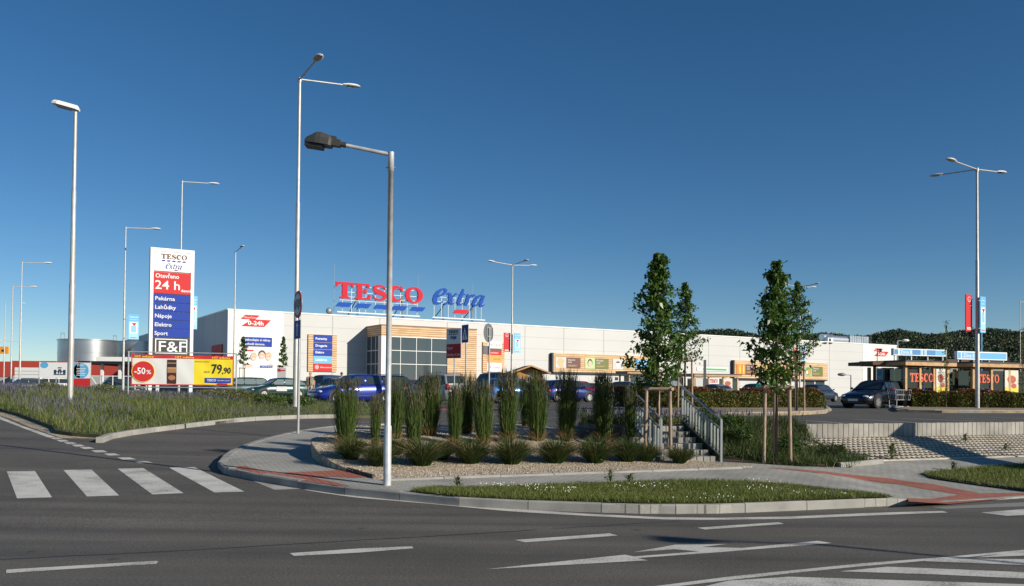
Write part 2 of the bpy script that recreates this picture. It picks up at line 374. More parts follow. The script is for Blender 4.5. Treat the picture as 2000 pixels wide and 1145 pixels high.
def glyphs_extra(mb, fx, y0, y1, m, wt=1):
    """lower case italic e x t r a ; x 0..4.3, z 0..1 (x height), t up to 1.45"""
    e = (y1-y0)*.02+.001; k = wt
    def S(p, w_): strip(mb, p, [q*k for q in w_], y0, y1, lambda x, z: fx(x+z*.22, z), m)
    # e (big)
    S([(.12,.60),(.35,.66),(.62,.76),(.80,.95),(.80,1.15),(.66,1.25),(.46,1.20),(.26,.98),(.14,.68),(.12,.38),(.22,.12),(.42,.03),(.62,.08),(.80,.24)], [.06,.09,.10,.14,.18,.12,.10,.18,.24,.24,.22,.13,.08,.05])
    y0 -= e
    S([(.98,.80),(1.08,.92),(1.18,.90),(1.26,.70),(1.34,.45),(1.42,.20),(1.52,.07),(1.62,.10),(1.72,.22)], [.05,.10,.15,.19,.20,.18,.13,.08,.04])
    y0 -= e
    S([(1.72,.92),(1.62,.86),(1.50,.68),(1.34,.46),(1.18,.22),(1.08,.06),(.96,.05)], [.14,.08,.07,.07,.07,.09,.14])
    y0 -= e
    S([(2.16,1.36),(2.13,1.0),(2.06,.6),(2.02,.25),(2.10,.06),(2.24,.06),(2.38,.20)], [.08,.17,.19,.19,.15,.09,.04])
    y0 -= e
    S([(1.88,.86),(2.12,.90),(2.42,.93)], [.05,.10,.06])
    y0 -= e
    S([(2.52,.80),(2.62,.90),(2.70,.80),(2.68,.45),(2.62,.02)], [.05,.12,.17,.19,.18])
    y0 -= e
    S([(2.68,.45),(2.80,.72),(2.96,.90),(3.10,.92),(3.14,.80)], [.06,.08,.10,.14,.18])
    y0 -= e
    S([(3.86,.86),(3.66,.94),(3.44,.80),(3.28,.50),(3.24,.20),(3.36,.04),(3.54,.12),(3.72,.38),(3.86,.72)], [.06,.10,.14,.19,.20,.14,.09,.08,.06])
    y0 -= e
    S([(3.92,.94),(3.84,.60),(3.80,.25),(3.88,.05),(4.00,.08),(4.12,.22)], [.14,.19,.19,.15,.09,.04])
def para(mb, x, z, w_, h, sk, y0, y1, m): mb.use(m); mb.poly([(x, z), (x+w_, z), (x+w_+sk, z+h), (x+sk, z+h)], y0, y1)
def logo(mb, x0, x1, ztop, h, y, red, blue, stack=True):
    """TESCO over dashes over extra, fitted between x0,x1; total height h"""
    W = x1-x0; hl = h*.30
    glyphs_tesco(mb, lambda a, b: (x0+a/5.17*W, ztop-hl+b*hl), y-.012, y, red)
    for i in range(5): para(mb, x0+W*(.01+i*.2), ztop-hl-h*.16, W*.13, h*.08, W*.03, y-.012, y, blue)
    hx = h*.26
    glyphs_extra(mb, lambda a, b: (x0+W*.16+a/4.4*W*.68, ztop-h*.90+b*hx), y-.012, y, blue)
    para(mb, x0+W*.50, ztop-h*1.0, W*.13, h*.06, W*.03, y-.012, y, red)
# ================================================================ SETTING
BR_ = [(-3000, -200), (3000, -200), (3000, 3500), (-3000, 3500)]
sheet('ground', BR_, H, -.06, M_GROUND)
sheet('main_road', [(-170, -25), (170, -25), (170, 260), (-170, 260)], H, 0, M_ROAD)
up = [st(90, 16.45), st(14.6, 16.45), st(14.6, 16.9), st(9.9, 17.0), st(8.9, 17.1), st(8.9, 19.9), st(4.6, 19.9), (-3.2, 24), (-3.2, 255), (165, 255), (165, 60)]
sheet('car_park', up, U, .004, M_LOT, skirt=.5, grid=(1.0, -4, 4, 15, 60))
# pavement
kt = [(650,832),(600,838),(540,850),(490,864),(452,880),(433,893),(428,903),(436,912),(470,920),(540,932),(620,944),(700,954),(780,961),(835,966.5),(889,971.5),(1006,978),(1127,982),(1251,986),(1400,986),(1500,982),(1631,977),(1769,971)]
KT = hits(kt, H, .12)
tail = hits([(1771,984),(1900,978),(2000,971),(2150,960)], H, .015)
back = [st(34, 14.05), st(24, 14.05), st(14.6, 14.05), st(10, 17.5), st(3.5, 17.5), (KT[0][0]+.3, KT[0][1]+.6)]
# raised pavement, ramping to flush at the crossing on the right
def PV(x, y):
    f = 1 - sm(5.4, 6.6, x)*(1-sm(11.8, 13.6, tt(x, y)))
    return H(x, y) + .012 + .108*f
sheet('pavement', KT+tail+back, PV, 0, M_PAVE, skirt=.14, grid=(.5, 4, 12, 8, 22))
def offset_line(pts, d):
    out = []
    for i, p in enumerate(pts):
        a = pts[max(0, i-1)]; b = pts[min(len(pts)-1, i+1)]; dx, dy = b[0]-a[0], b[1]-a[1]; l = math.hypot(dx, dy)
        out.append((p[0]-dy/l*d, p[1]+dx/l*d))
    return out
def resample(pts, step):
    out = [pts[0]]; acc = 0
    for a, b in zip(pts, pts[1:]):
        L = math.hypot(b[0]-a[0], b[1]-a[1]); p = step-acc
        while p <= L: out.append((a[0]+(b[0]-a[0])*p/L, a[1]+(b[1]-a[1])*p/L)); p += step
        acc = (acc+L) % step
    return out
def smoothl(pts, it=2):
    for _ in range(it):
        q = [pts[0]]
        for a, b in zip(pts, pts[1:]): q += [(a[0]*.75+b[0]*.25, a[1]*.75+b[1]*.25), (a[0]*.25+b[0]*.75, a[1]*.25+b[1]*.75)]
        pts = q+[pts[-1]]
    return pts
def kerb(name, pts, hf, top, w_=.15, depth=.2, side=1, stone=1.0, m=None, gap=.012, jit=.004):
    pts = resample(smoothl(pts, 1), stone); mb = MB(); rnd = random.Random(len(pts))
    for a, b in zip(pts, pts[1:]):
        dx, dy = b[0]-a[0], b[1]-a[1]; l = math.hypot(dx, dy); ux, uy = dx/l, dy/l; nx, ny = -uy*side, ux*side
        g = gap/2; j = rnd.uniform(-jit, jit); c = .02
        A = (a[0]+ux*g, a[1]+uy*g); B = (b[0]-ux*g, b[1]-uy*g); vs = []
        for P in (A, B):
            z = hf(*P)+top+j
            for o, dz in ((0, -depth), (0, -c), (c, 0), (w_, 0), (w_, -depth)):
                vs.append((P[0]+nx*o, P[1]+ny*o, z+dz))
        mb.add(vs, [(0,1,6,5),(1,2,7,6),(2,3,8,7),(3,4,9,8),(4,3,2,1,0),(5,6,7,8,9)], False)
    o = mb.build(name, m or M_KERB); 
    bm = bmesh.new(); bm.from_mesh(o.data); bmesh.ops.recalc_face_normals(bm, faces=bm.faces[:]); bm.to_mesh(o.data); bm.free()
    o['kind'] = 'structure'; return o
kerb('kerb', offset_line(KT[4:], -.03), H, .126, side=1)
kerb('kerb', offset_line(KT[:7], -.03), H, .126, side=1)
kerb('kerb', [(p[0], p[1]) for p in tail], H, .02, side=1, w_=.12)
# red tactile paving
A_ = [(1496,913),(1601,920),(1734,934),(1825,946),(1916,963.7),(2000,962.7),(2100,960),(2100,965),(2000,970),(1775,979.5),(1773,973),(1874,966),(1755,946),(1650,931),(1597,924)]
sheet('red_paving', hits(A_, PV, .004), PV, .004, M_RED, grid=(.5, 4, 12, 8, 22))
B_ = [(449,911.5),(480,910),(504,917),(546,923.5),(640,919.5),(668,917),(728,932),(690,933),(650,931),(609,932.5),(690,950),(660,949),(602,940.5),(525,928.5),(483,920)]
sheet('red_paving', hits(B_, PV, .004), PV, .004, M_RED)
# gravel bed
bl = [(607,883),(609,891),(622,902),(647,911),(690,922),(730,933)]
BF = hits(bl, PV, .02)
bed = BF + [st(ssx(*BF[-1])+.6, 13.65), st(9.0, 13.7), st(10.9, 13.75), st(10.2, 14.75), st(9.1, 14.75), st(9.1, 19.95), st(4.4, 19.95), (BF[0][0]+1.2, BF[0][1]+4.0), (BF[0][0]+.3, BF[0][1]+1.2)]
sheet('gravel_bed', bed, BED, .01, M_GRAV, skirt=.45, grid=(.4, -9, 8, 12, 26))
kerb('edging_strip', BF, PV, .06, w_=.05, depth=.12, stone=.5, m=mat('dark edging', (.07, .045, .035), .8), gap=.002)
kerb('edging_strip', [st(ssx(*BF[-1])+.1, 13.55), st(10.9, 13.6)], PV, .035, w_=.09, depth=.12, stone=1.0)
SP = hit(1399, 902, PV, 0); SPH = R(10)
def sf(u, v): return (SP.x+math.cos(SPH)*u-math.sin(SPH)*v, SP.y+math.sin(SPH)*u+math.cos(SPH)*v)   # u along the steps (negative = left), v up the flight
# planted bank beside the stairs
bank = [sf(.10, .1), st(12.0, 13.6), st(12.9, 13.3), st(13.9, 13.75), st(14.1, 14.4), st(14.60, 16.40), st(14.52, 17.0), sf(.10, 2.3)]
kerb('edging_strip', [st(12.75, 13.35), st(14.2, 13.65)], PV, .09, w_=.10, depth=.12, stone=1.45, gap=.0)
sheet('planted_bank', bank, BANK, .0, M_VERG, skirt=.5, grid=(.35, 3, 12, 12, 26))
kerb('edging_strip', [sf(.1, .0), st(12.6, 13.3)], PV, .05, w_=.05, depth=.12, stone=.5, m=mat('dark edging', (.07, .045, .035), .8), gap=.002)
# honeycomb bank
HZ0, HZ1 = .20, .56
def HC(x, y): return HZ0 + (HZ1-HZ0)*(tt(x, y)-14.0)/(16.42-14.0)
sheet('soil_bank', [st(13.3, 14.0), st(60, 14.0), st(60, 16.42), st(14.3, 16.42)], lambda x, y: HC(x, y)-.03, 0, M_SOIL, skirt=.2, grid=(2, 0, 60, 10, 60))
mb = MB(); rnd = random.Random(4); cw, ch = .15, .235; rows = int(2.36/ch)
M_GRID = mat('concrete grid', (.46, .41, .33), .9, var=.25, vscale=3)
for r in range(rows):
    t0 = 14.02+r*ch; n0 = 0
    for c in range(0, 150):
        s0 = 13.6 + c*cw + (r % 2)*cw/2
        if s0 < 14.0+r*.06: 
            if rnd.random() < .75: continue
        def q(ds, dt, dz):
            x, y = st(s0+ds, t0+dt); return (x, y, HC(x, y)+dz)
        # one long bar along the row and a slanted web
        for (a, b, cc, d) in (((0, 0), (cw, 0), (cw, .055), (0, .055)), ((0, .055), (.038, .055), (.09, ch), (.052, ch))):
            vs = [q(*p, .012) for p in (a, b, cc, d)]+[q(*p, -.09) for p in (a, b, cc, d)]
            mb.add(vs, [(0,1,2,3),(0,4,5,1),(1,5,6,2),(2,6,7,3),(3,7,4,0)], False)
tag(mb.build('paving_grid', M_GRID), 'pale concrete honeycomb grid covering the soil slope below the block wall', 'slope paving')
# retaining wall of upright blocks
mb = MB(); rnd = random.Random(7); s0 = 14.6
M_PAL = mat('palisade concrete', (.29, .275, .245), .9, var=.35, vscale=1.6, bump=.3, bscale=50)
while s0 < 46:
    j = rnd.uniform(-.004, .004); w_ = .158
    c = [st(s0, 16.42+j), st(s0+w_, 16.42+j), st(s0+w_, 16.62+j), st(s0, 16.62+j)]
    b0 = st(s0+.007, 16.411+j); b1 = st(s0+w_-.007, 16.411+j)
    mb.plan([c[0], b0, b1, c[1], c[2], c[3]], .3, CP+.035+rnd.uniform(-.006, .006)); s0 += .163
t_ = 16.66
while t_ < 17.6:
    c = [st(14.52, t_), st(14.52, t_+.155), st(14.72, t_+.155), st(14.72, t_)]; mb.plan(c, .25, CP+.033); t_ += .163
tag(mb.build('retaining_wall', M_PAL), 'low retaining wall of upright grey concrete blocks holding up the car park', 'retaining wall')
# stairs
mb = MB(); M_TREAD = mat('stair tread', (.36, .345, .31), .9, var=.2); rnd = random.Random(9)
NS = 6; zb = PV(SP.x, SP.y); rise = (CP+.01-zb)/NS; SW = 1.42; RUN = .36
for i in range(NS):
    t0 = i*RUN; z1 = zb+rise*(i+1); z0 = zb-.1 if i == 0 else z1-rise-.03
    mb.use(M_TREAD); mb.plan([sf(-SW+.01, t0+.1), sf(-.01, t0+.1), sf(-.01, t0+.5), sf(-SW+.01, t0+.5)], z0, z1-.006)
    mb.use(M_PAL); u0 = -SW
    while u0 < -.06:
        j = rnd.uniform(-.005, .005); mb.plan([sf(u0, t0+j+.012), sf(u0+.015, t0+j), sf(u0+.123, t0+j), sf(u0+.138, t0+j+.012), sf(u0+.138, t0+.13), sf(u0, t0+.13)], z0, z1+rnd.uniform(-.003, .003)); u0 += .1425
sto = tag(mb.build('staircase', M_PAL), 'short flight of six concrete block steps between two steel railings', 'steps')
def railing(u, label):
    x, y = sf(u, -.05); g = PV(x, y); o = thing('railing', (x, y, g), SPH+math.pi/2, label, 'railing', 'steel railings beside the steps')
    L = 2.15; dz = CP-g+.02; f = lambda k, h: (k*L, 0, k*dz+h)
    mb = MB(); mb.bar(f(0, .86), f(1, .86), .042); mb.build('handrail', M_RAIL, o)
    mb = MB(); mb.bar(f(0, .66), f(1, .66), .03); mb.build('rail', M_RAIL, o); mb = MB(); mb.bar(f(0, .12), f(1, .12), .03); mb.build('rail', M_RAIL, o)
    for k in (0, 1):
        mb = MB(); mb.box(k*L-.022, k*L+.022, -.022, .022, k*dz-.15, k*dz+.86); mb.build('post', M_RAIL, o)
    for i in range(1, 13):
        k = i/13; mb = MB(); mb.box(k*L-.008, k*L+.008, -.018, .018, k*dz+.12, k*dz+.66); mb.build('baluster', M_RAIL, o)
M_RAIL = mat('railing steel', (.30, .33, .33), .4, .6, var=.1)
railing(-SW+.22, 'galvanised steel railing with balusters on the left side of the steps')
railing(.08, 'galvanised steel railing with balusters on the right side of the steps, against the planted bank')
# island lawn and right lawn
isl_f = [(800,959),(835,963.5),(889,968.5),(1006,974.5),(1127,978.5),(1251,982),(1400,982),(1500,978.5),(1631,974),(1745,970.5)]
isl_b = [(1700,963.5),(1667,960),(1562,948),(1457,940.5),(1400,940),(1246,942),(1134,946),(1004,950),(840,952)]
ISL = hits(isl_f+isl_b, PV, .02)
sheet('lawn', ISL, PV, .018, M_LAWN, grid=(.6, -4, 8, 8, 20))
RG = hits([(1800,923.5),(1818,932),(1900,944),(2000,957),(2160,975),(2160,896),(2000,905),(1895,915),(1850,918)], PV, .03)
sheet('lawn', RG, PV, .022, M_LAWN, grid=(.6, 4, 14, 8, 24))
DK = mat('dark kerb edging', (.05, .045, .04), .8)
kerb('edging_strip', hits([(1816,931),(1900,943),(2000,957),(2100,970)], PV, .03), PV, .045, w_=.06, depth=.1, stone=.6, m=DK, gap=.002, side=1)
sheet('soil_bank', hits([(1800,923),(1840,919),(1880,922),(1900,930),(1870,937),(1825,931)], PV, .03), PV, .027, M_SOIL)
# verge on the left
vf = [(-260,775),(-100,789),(0,802),(35,811),(101,836),(108,845),(140,850),(200,854.5)]
vk = [(201,855),(224,846),(280,838),(385,825.5),(483,815),(581,811),(660,810)]
VF = hits(vf, H, .03); VK = hits(vk, H, .12)
vb = [(-3.6, VK[-1][1]+.8), (-5.5, 37.5), (-14, 47), (-26, 58), (-60, 60), (VF[0][0]-15, VF[0][1]+2)]
VG = VF+VK[1:]+vb
sheet('verge', VG, VERGE, -.02, M_VERG, skirt=.15, grid=(1, -40, 0, 18, 60))
kerb('kerb', VK, H, .126, side=1)
sheet('gravel_strip', hits([(-260,777),(-100,790),(0,802),(35,811),(101,836),(108,845),(140,850),(201,855),(190,857),(120,856),(60,835),(20,818),(0,812),(-100,800),(-260,785)], H, .006), H, .006, M_GRAV)
# road markings ---------------------------------------------------
def r8(l): return [(a/2.857, 780+b/2.857) for a, b in l]
def r2(l): return [(700+a/2.857, 850+b/2.857) for a, b in l]
def r3(l): return [(1300+a/2.857, 850+b/2.857) for a, b in l]
def mark(pts, name='road_marking', m=None, off=.004): 
    return sheet(name, hits(pts, H, off), H, off, m or M_PAINT)
for l in ([(-280,410),(-110,407),(-75,560),(-290,566)],[(38,403),(195,400),(290,547),(95,553)],[(355,395),(510,392),(665,537),(485,542)],[(655,387),(800,384),(1025,524),(850,531)],[(943,381),(1085,378),(1363,515),(1197,520)]):
    mark(r8(l), 'zebra_stripe')
mark(r8([(1350,430),(1410,437),(1680,500),(1530,505)]), 'zebra_stripe', M_PAINTW)
mark(r8([(-700,-160),(-350,-45),(0,95),(130,150),(310,210),(265,212),(100,150),(0,112),(-350,-28),(-700,-150)]))
for l in ([(270,213),(325,213),(350,222),(300,223)],[(313,227),(365,226),(388,235),(335,237)],[(353,240),(405,239),(432,247),(378,250)],[(397,253),(450,252),(476,262),(420,264)],[(443,267),(500,266),(528,275),(470,278)],[(508,285),(575,284),(602,295),(535,297)],[(578,303),(640,302),(672,312),(605,314)],[(655,325),(725,324),(760,335),(685,337)],[(745,346),(820,345),(855,355),(775,357)]):
    mark(r8(l))
mark(r8([(1690,504),(1730,504)])+r2([(0,332),(200,349),(400,366),(870,412),(1300,440),(1700,458),(2000,461)])+r3([(700,454),(1100,436),(1400,426),(1545,424),(1575,432),(1400,438),(1100,450),(700,467),(250,473),(0,471)])+r2([(1300,452),(870,427),(400,383),(0,350)])+r8([(1800,522)]))
mark(r8([(35,950),(400,929),(865,902),(885,905),(870,918),(400,946),(35,970)]))
mark([(566,1080.5),(640,1075.5),(700,1071.5),(805,1067),(807,1071),(700,1079.5),(574,1086)])
mark(r2([(870,585),(1130,567),(1400,548),(1448,560),(1150,583),(930,598)]))
mark(r3([(175,517),(400,501),(630,486),(662,495),(430,512),(220,527)]))
mark([(947,1112),(1221,1083.5),(1238,1087),(1365,1077),(1316,1073),(1237,1078.5),(1319,1064),(1422,1062.5),(1370,1068.5),(1450,1070.3),(1597,1056.5),(1625,1060.7),(1400,1079),(1246,1090),(1265,1094.5)])
mark(r3([(-120,850),(0,835),(350,790),(730,752),(1100,715),(1500,685),(2000,640),(2400,606),(2400,617),(2000,652),(1500,697),(1100,731),(740,766),(350,809),(-40,856),(-200,880)]))
mark(r3([(200,848),(350,812),(690,790),(1200,806),(2000,832),(2500,850),(2500,905),(2000,880),(1200,846)]))
mark(r3([(970,760),(1240,734),(1600,748),(2000,765),(2500,785),(2500,825),(2000,800),(1500,777)]), off=.0045)
mark(r3([(1440,703),(1560,688),(2000,692),(2500,700),(2500,742),(2000,725)]), off=.0045)
mark(r3([(1730,683),(1930,656),(2500,640),(2500,668),(2000,672)]), off=.0045)
mark(r3([(1480,402),(2000,375),(2300,360),(2300,386),(2000,398),(1560,412)]), 'road_patch', M_BEIGE)
mark(r3([(1760,432),(2000,413),(2300,390),(2300,425),(2000,446),(1905,450)]))
def seam(pts, w_=.035):
    P = resample(smoothl(hits(pts, H, .002), 1), .35); rnd = random.Random(3); P = [(a+rnd.uniform(-.012, .012), b+rnd.uniform(-.012, .012)) for a, b in P]
    a = offset_line(P, w_/2); b = offset_line(P, -w_/2); mb = MB()
    vs = [(p[0], p[1], H(*p)+.002) for p in a]+[(p[0], p[1], H(*p)+.002) for p in b]; n = len(a)
    mb.add(vs, [(i, n+i, n+i+1, i+1) for i in range(n-1)]); o = mb.build('road_seam', M_TAR); o['kind'] = 'structure'
seam(r8([(-300,907),(0,893),(450,872),(900,850),(1440,820)])+r2([(0,585),(350,567),(700,548),(1100,522)]), .03)
seam(r2([(1100,522),(1370,505),(1600,490),(1850,476)]), .018)
# car park lines
def lotline(a, b, w_=.10):
    p = hit(*a, CPK, .01); q = hit(*b, CPK, .01); d = (q-p).normalized(); n_ = Vector((-d.y, d.x, 0))*w_/2
    sheet('parking_line', [(p+n_)[:2], (p-n_)[:2], (q-n_)[:2], (q+n_)[:2]], U, .009, M_PAINT, grid=(1, -4, 4, 15, 60))
for a, b in (((1567,821),(1690,829)),((1668,819),(1815,826.5)),((1762,817),(1902,822.5)),((1849,816),(1965,820.5)),((1935,815),(2040,820))): lotline(a, b)
for a, b in (((880,803),(1180,800)),((760,812),(1100,811))): lotline(a, b, .12)
sheet('red_paving', hits([(848,797),(930,799),(928,803),(846,801)], U, .008), U, .008, M_RED, grid=(.5, -8, 4, 15, 60))
# car park islands with kerbs
E0 = (.854, .52); N0 = (-.52, .854); A0 = math.atan2(.52, .854)
def isl(pts_px, name='planting_island'):
    P = hits(pts_px, CPK, .12); return P
I1 = isl([(1238,805),(1400,806.5),(1560,804.5),(1612,802),(1624,797),(1612,791),(1500,789),(1238,788)])
sheet('planting_island', I1, CPK, .10, M_SOIL, skirt=.1)
kerb('kerb', I1[:6], CPK, .13, side=1)
I2 = isl([(1752,799.5),(1840,801),(1960,801.5),(2150,802),(2150,790),(1900,788),(1770,789),(1745,794)])
sheet('planting_island', I2, CPK, .10, M_SOIL, skirt=.1)
kerb('kerb', [I2[-2], I2[-1]]+I2[:4], CPK, .13, side=1)
# hills far behind
M_HILL = mat('hill', (.022, .038, .014), .95, col2=(.055, .06, .025), vscale=.012, coords='Object')
def ridge(px): return np.interp(px, [1180,1340,1420,1500,1560,1640,1700,1745,1800,1850,1900,2000,2100,2400], [655,643,641,649,651,646,651,641,648,643,641,641,642,660])
mb = MB(); NX, NY = 70, 16; vs = []
for j in range(NY+1):
    d = 420+j*40
    for i in range(NX+1):
        px = 1150+(2500-1150)*i/NX; k = j/NY; base = at(px, 768, d)
        zt = at(px, ridge(px)+19, 1000).z; z = .8+(zt-.8)*(sm(0, 1, min(1, k*1.12)))
        z *= (1 + .06*math.sin(i*.7+j*.9)*k*(1-k)*4)
        vs.append((gx(px, d), d, z))
mb.add(vs, [(j*(NX+1)+i, j*(NX+1)+i+1, (j+1)*(NX+1)+i+1, (j+1)*(NX+1)+i) for j in range(NY) for i in range(NX)], True)
hill = mb.build('hills', M_HILL); hill['kind'] = 'structure'
HILLV = np.array(vs).reshape(NY+1, NX+1, 3)
# ================================================================ SUPERMARKET
c0 = at(443, 757, 108); BX, BY = c0.x, 108.0
e_ = Vector((E0[0], E0[1], 0)).normalized(); n_ = Vector((-e_.y, e_.x, 0)); A0 = math.atan2(e_.y, e_.x)
def fac(px, py, off=0):
    """photo pixel -> (x,z) in the facade's own frame, on a plane `off` metres in front of the wall"""
    o = Vector((BX, BY, 0)) - n_*off; v = ray(px, py); k = o.dot(n_)/v.dot(n_)
    p = v*k; return ((p-o).dot(e_), EYE+p.z-CP)
def fr(x0, y0, x1, y1, off=0):
    a = fac(x0, (y0+y1)/2, off)[0]; b = fac(x1, (y0+y1)/2, off)[0]; xm = (x0+x1)/2
    return a, b, fac(xm, y1, off)[1], fac(xm, y0, off)[1]
HT = fac(443, 603.5)[1]; xr = fac(1751, 674.5)[0]; xs = fac(1685, 672)[0]
M_WALL = mat('white sandwich panel', (.53, .53, .52), .55, var=.03, vscale=.15)
M_WALLW = mat('bright white panel', (.70, .70, .665), .5)
M_JOINT = mat('panel joint', (.36, .37, .38), .6); M_JOINTL = mat('panel joint pale', (.42, .42, .41), .6); M_TRIM = mat('roof trim', (.80, .80, .78), .4)
M_GLASS = mat('shop glazing', (.06, .075, .085), .04, spec=.8)
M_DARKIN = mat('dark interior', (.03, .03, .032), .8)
bld = thing('supermarket', (BX, BY, CP), A0, 'long white supermarket hall with wood clad glazed entrance across the car park', 'building')
mb = MB(); mb.use(M_WALL); mb.box(0, xr, 0, 101, -.5, HT-.12); x1w = fac(553, 700)[0]
mb.use(M_WALLW); mb.box(-.003, x1w, -.03, 0, -.3, HT-.12); mb.box(xs, xr+.003, -.03, 0, -.3, HT-.12)
mb.build('wall', None, bld)
mb = MB(); mb.box(-.08, xr+.08, -.08, .3, HT-.12, HT+.04); mb.box(-.08, .3, .3, 101, HT-.12, HT+.04); mb.build('roof_trim', M_TRIM, bld)
mb = MB(); mb.use(M_JOINT)
for px in (649, 741, 873, 1025, 1101, 1179, 1262, 1384, 1445, 1520, 1620): 
    x = fac(px, 700)[0]; mb.box(x-.06, x+.06, -.012, 0, -.3, HT-.12)
mb.use(M_JOINTL)
for k in range(1, 6):
    z = HT*k/6; mb.box(x1w, xs, -.006, 0, z-.035, z+.035)
mb.use(M_JOINTL)
for q in range(7, 101, 7): mb.box(-.01, 0, q-.05, q+.05, -.3, HT-.12)
mb.build('panel_joint', None, bld)
# entrance box
P = 5.1
ex0 = fac(744, 680, P)[0]; ex1 = fac(874, 680, P)[0]; ex2 = fac(931, 680, P)[0]
ez = fac(744, 635, P)[1]; ezf = fac(744, 655.5, P)[1]
ent = MB()
ent.use(M_SLAT); ent.box(ex0, ex2, -P, -.01, ezf, ez); ent.box(ex1, ex2, -P, -.01, -.3, ezf)
ent.use(M_WALLW); xp = fac(757, 690, P)[0]; ent.box(ex0+.02, xp, -P+.02, -P+.9, -.3, ezf)
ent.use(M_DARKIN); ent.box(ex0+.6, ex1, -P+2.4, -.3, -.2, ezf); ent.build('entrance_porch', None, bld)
eg = MB(); eg.box(xp, ex1, -P+.10, -P+.13, -.2, ezf); eg.box(ex0+.08, ex0+.11, -P+.95, -.05, -.2, ezf); g = eg.build('glazing', M_GLASS, bld)
mb = MB()
for px in (782.5, 813.5, 843): x = fac(px, 700, P)[0]; mb.box(x-.035, x+.035, -P+.04, -P+.10, -.2, ezf)
for py in (686, 712): z = fac(815, py, P)[1]; mb.box(xp, ex1, -P+.03, -P+.10, z-.04, z+.04)
mb.box(xp, ex1, -P+.03, -P+.10, ezf-.12, ezf); 
for yy in (-P+.95, -3.2, -1.7, -.1): mb.box(ex0+.02, ex0+.08, yy-.05, yy+.05, -.2, ezf)
for py in (686, 712): z = fac(815, py, P)[1]; mb.box(ex0+.02, ex0+.08, -P+.95, -.05, z-.05, z+.05)
mb.build('window_frame', M_WHITE, bld)
mb = MB(); mb.box(ex0-.05, ex2+.05, -P-.06, 0, ez, ez+.1); mb.build('porch_trim', mat('bronze trim', (.16, .05, .035), .5), bld)
mb = MB(); mb.box(ex0-.01, ex0+.05, -P-.02, -P+.06, -.2, ez); mb.use(mat('bronze trim', (0, 0, 0))); mb.build('corner_trim', MATS['bronze trim'], bld)
# doors and small openings low on the wall
mb = MB()
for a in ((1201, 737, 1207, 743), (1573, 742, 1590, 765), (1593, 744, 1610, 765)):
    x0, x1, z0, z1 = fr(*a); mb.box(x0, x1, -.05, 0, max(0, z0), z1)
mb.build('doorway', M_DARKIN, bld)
mb = MB()
for a in ((1609, 669, 1614, 671.5), (1619, 669, 1624, 671.5)):
    x0, x1, z0, z1 = fr(*a); mb.box(x0, x1, -.2, 0, z0, z1)
mb.build('wall_floodlight', M_BLACK, bld)
# roof plant
mb = MB(); M_DUCT = mat('duct steel', (.60, .61, .62), .28, .8, var=.15, vscale=.6)
x0, x1, z0, z1 = fr(1618, 655, 1650, 668, -6); mb.cyl((x0, 6, HT+.9), (x1, 6, HT+.9), .95, n=18); mb.cyl((x0+1, 8.5, HT+1.6), (x1-1, 8.5, HT+1.6), .7, n=18)
x0, x1, z0, z1 = fr(1652, 657, 1688, 668, -6)
mb.box(x0, x1, 5, 7, HT+.15, HT+1.9)
for i in range(9): x = x0+(x1-x0)*i/8; mb.box(x-.05, x+.05, 4.93, 5, HT+.15, HT+1.9)
tag(mb.build('ventilation_duct', M_DUCT, None), 'silver ventilation ducts and tank on the far right end of the supermarket roof', 'duct')
bpy.data.objects['ventilation_duct'].matrix_world = Matrix.Translation((BX, BY, CP)) @ Matrix.Rotation(A0, 4, 'Z')
FM = Matrix.Translation((BX, BY, CP)) @ Matrix.Rotation(A0, 4, 'Z')
def onwall(x, y, z, name, label, cat, group=None):
    p = FM @ Vector((x, y, z)); return thing(name, p, A0, label, cat, group)
x0, x1, z0, z1 = fr(1617, 663, 1627, 670, -2); o = onwall(x0, 2, HT, 'air_conditioner', 'small white air conditioning box on the roof edge beside the silver ducts', 'air conditioner')
mb = MB(); mb.box(0, x1-x0, 0, .8, 0, .95); mb.build('casing', M_WHITE, o); mb = MB(); mb.cyl((.6, -.02, .5), (.6, .0, .5), .35, n=14); mb.build('fan', M_BLACK, o)
x, z = fac(643, 607, -1); o = onwall(x, 1, HT, 'satellite_dish', 'small dark dish on the roof edge above the department board', 'dish')
mb = MB(); mb.ball((0, 0, .55), (.45, .2, .45)); mb.build('reflector', M_SIGNBACK, o); mb = MB(); mb.cyl((0, 0, 0), (0, 0, .5), .05); mb.build('mast', M_STEEL, o)
for i, px in enumerate((652, 816, 923, 1678, 1701, 1161, 1206)):
    x, z = fac(px, 620, -2); h = [7, 6.5, 6, 3.4, 3, .8, .8][i]
    o = onwall(x, 2, HT, 'lightning_rod', ['thin lightning rod just left of the first red roof letter', 'thin lightning rod above the last red roof letter', 'thin lightning rod among the blue script roof letters', 'short lightning rod on the roof just right of the tank', 'short lightning rod near the right roof corner', 'tiny rod on the roof edge above the left end of the wooden food board', 'tiny rod on the roof edge above the right half of the wooden food board'][i], 'rod', 'rods on the supermarket roof')
    mb = MB(); mb.cyl((0, 0, 0), (0, 0, h), .03, .015, n=5); mb.build('rod', M_STEEL, o)
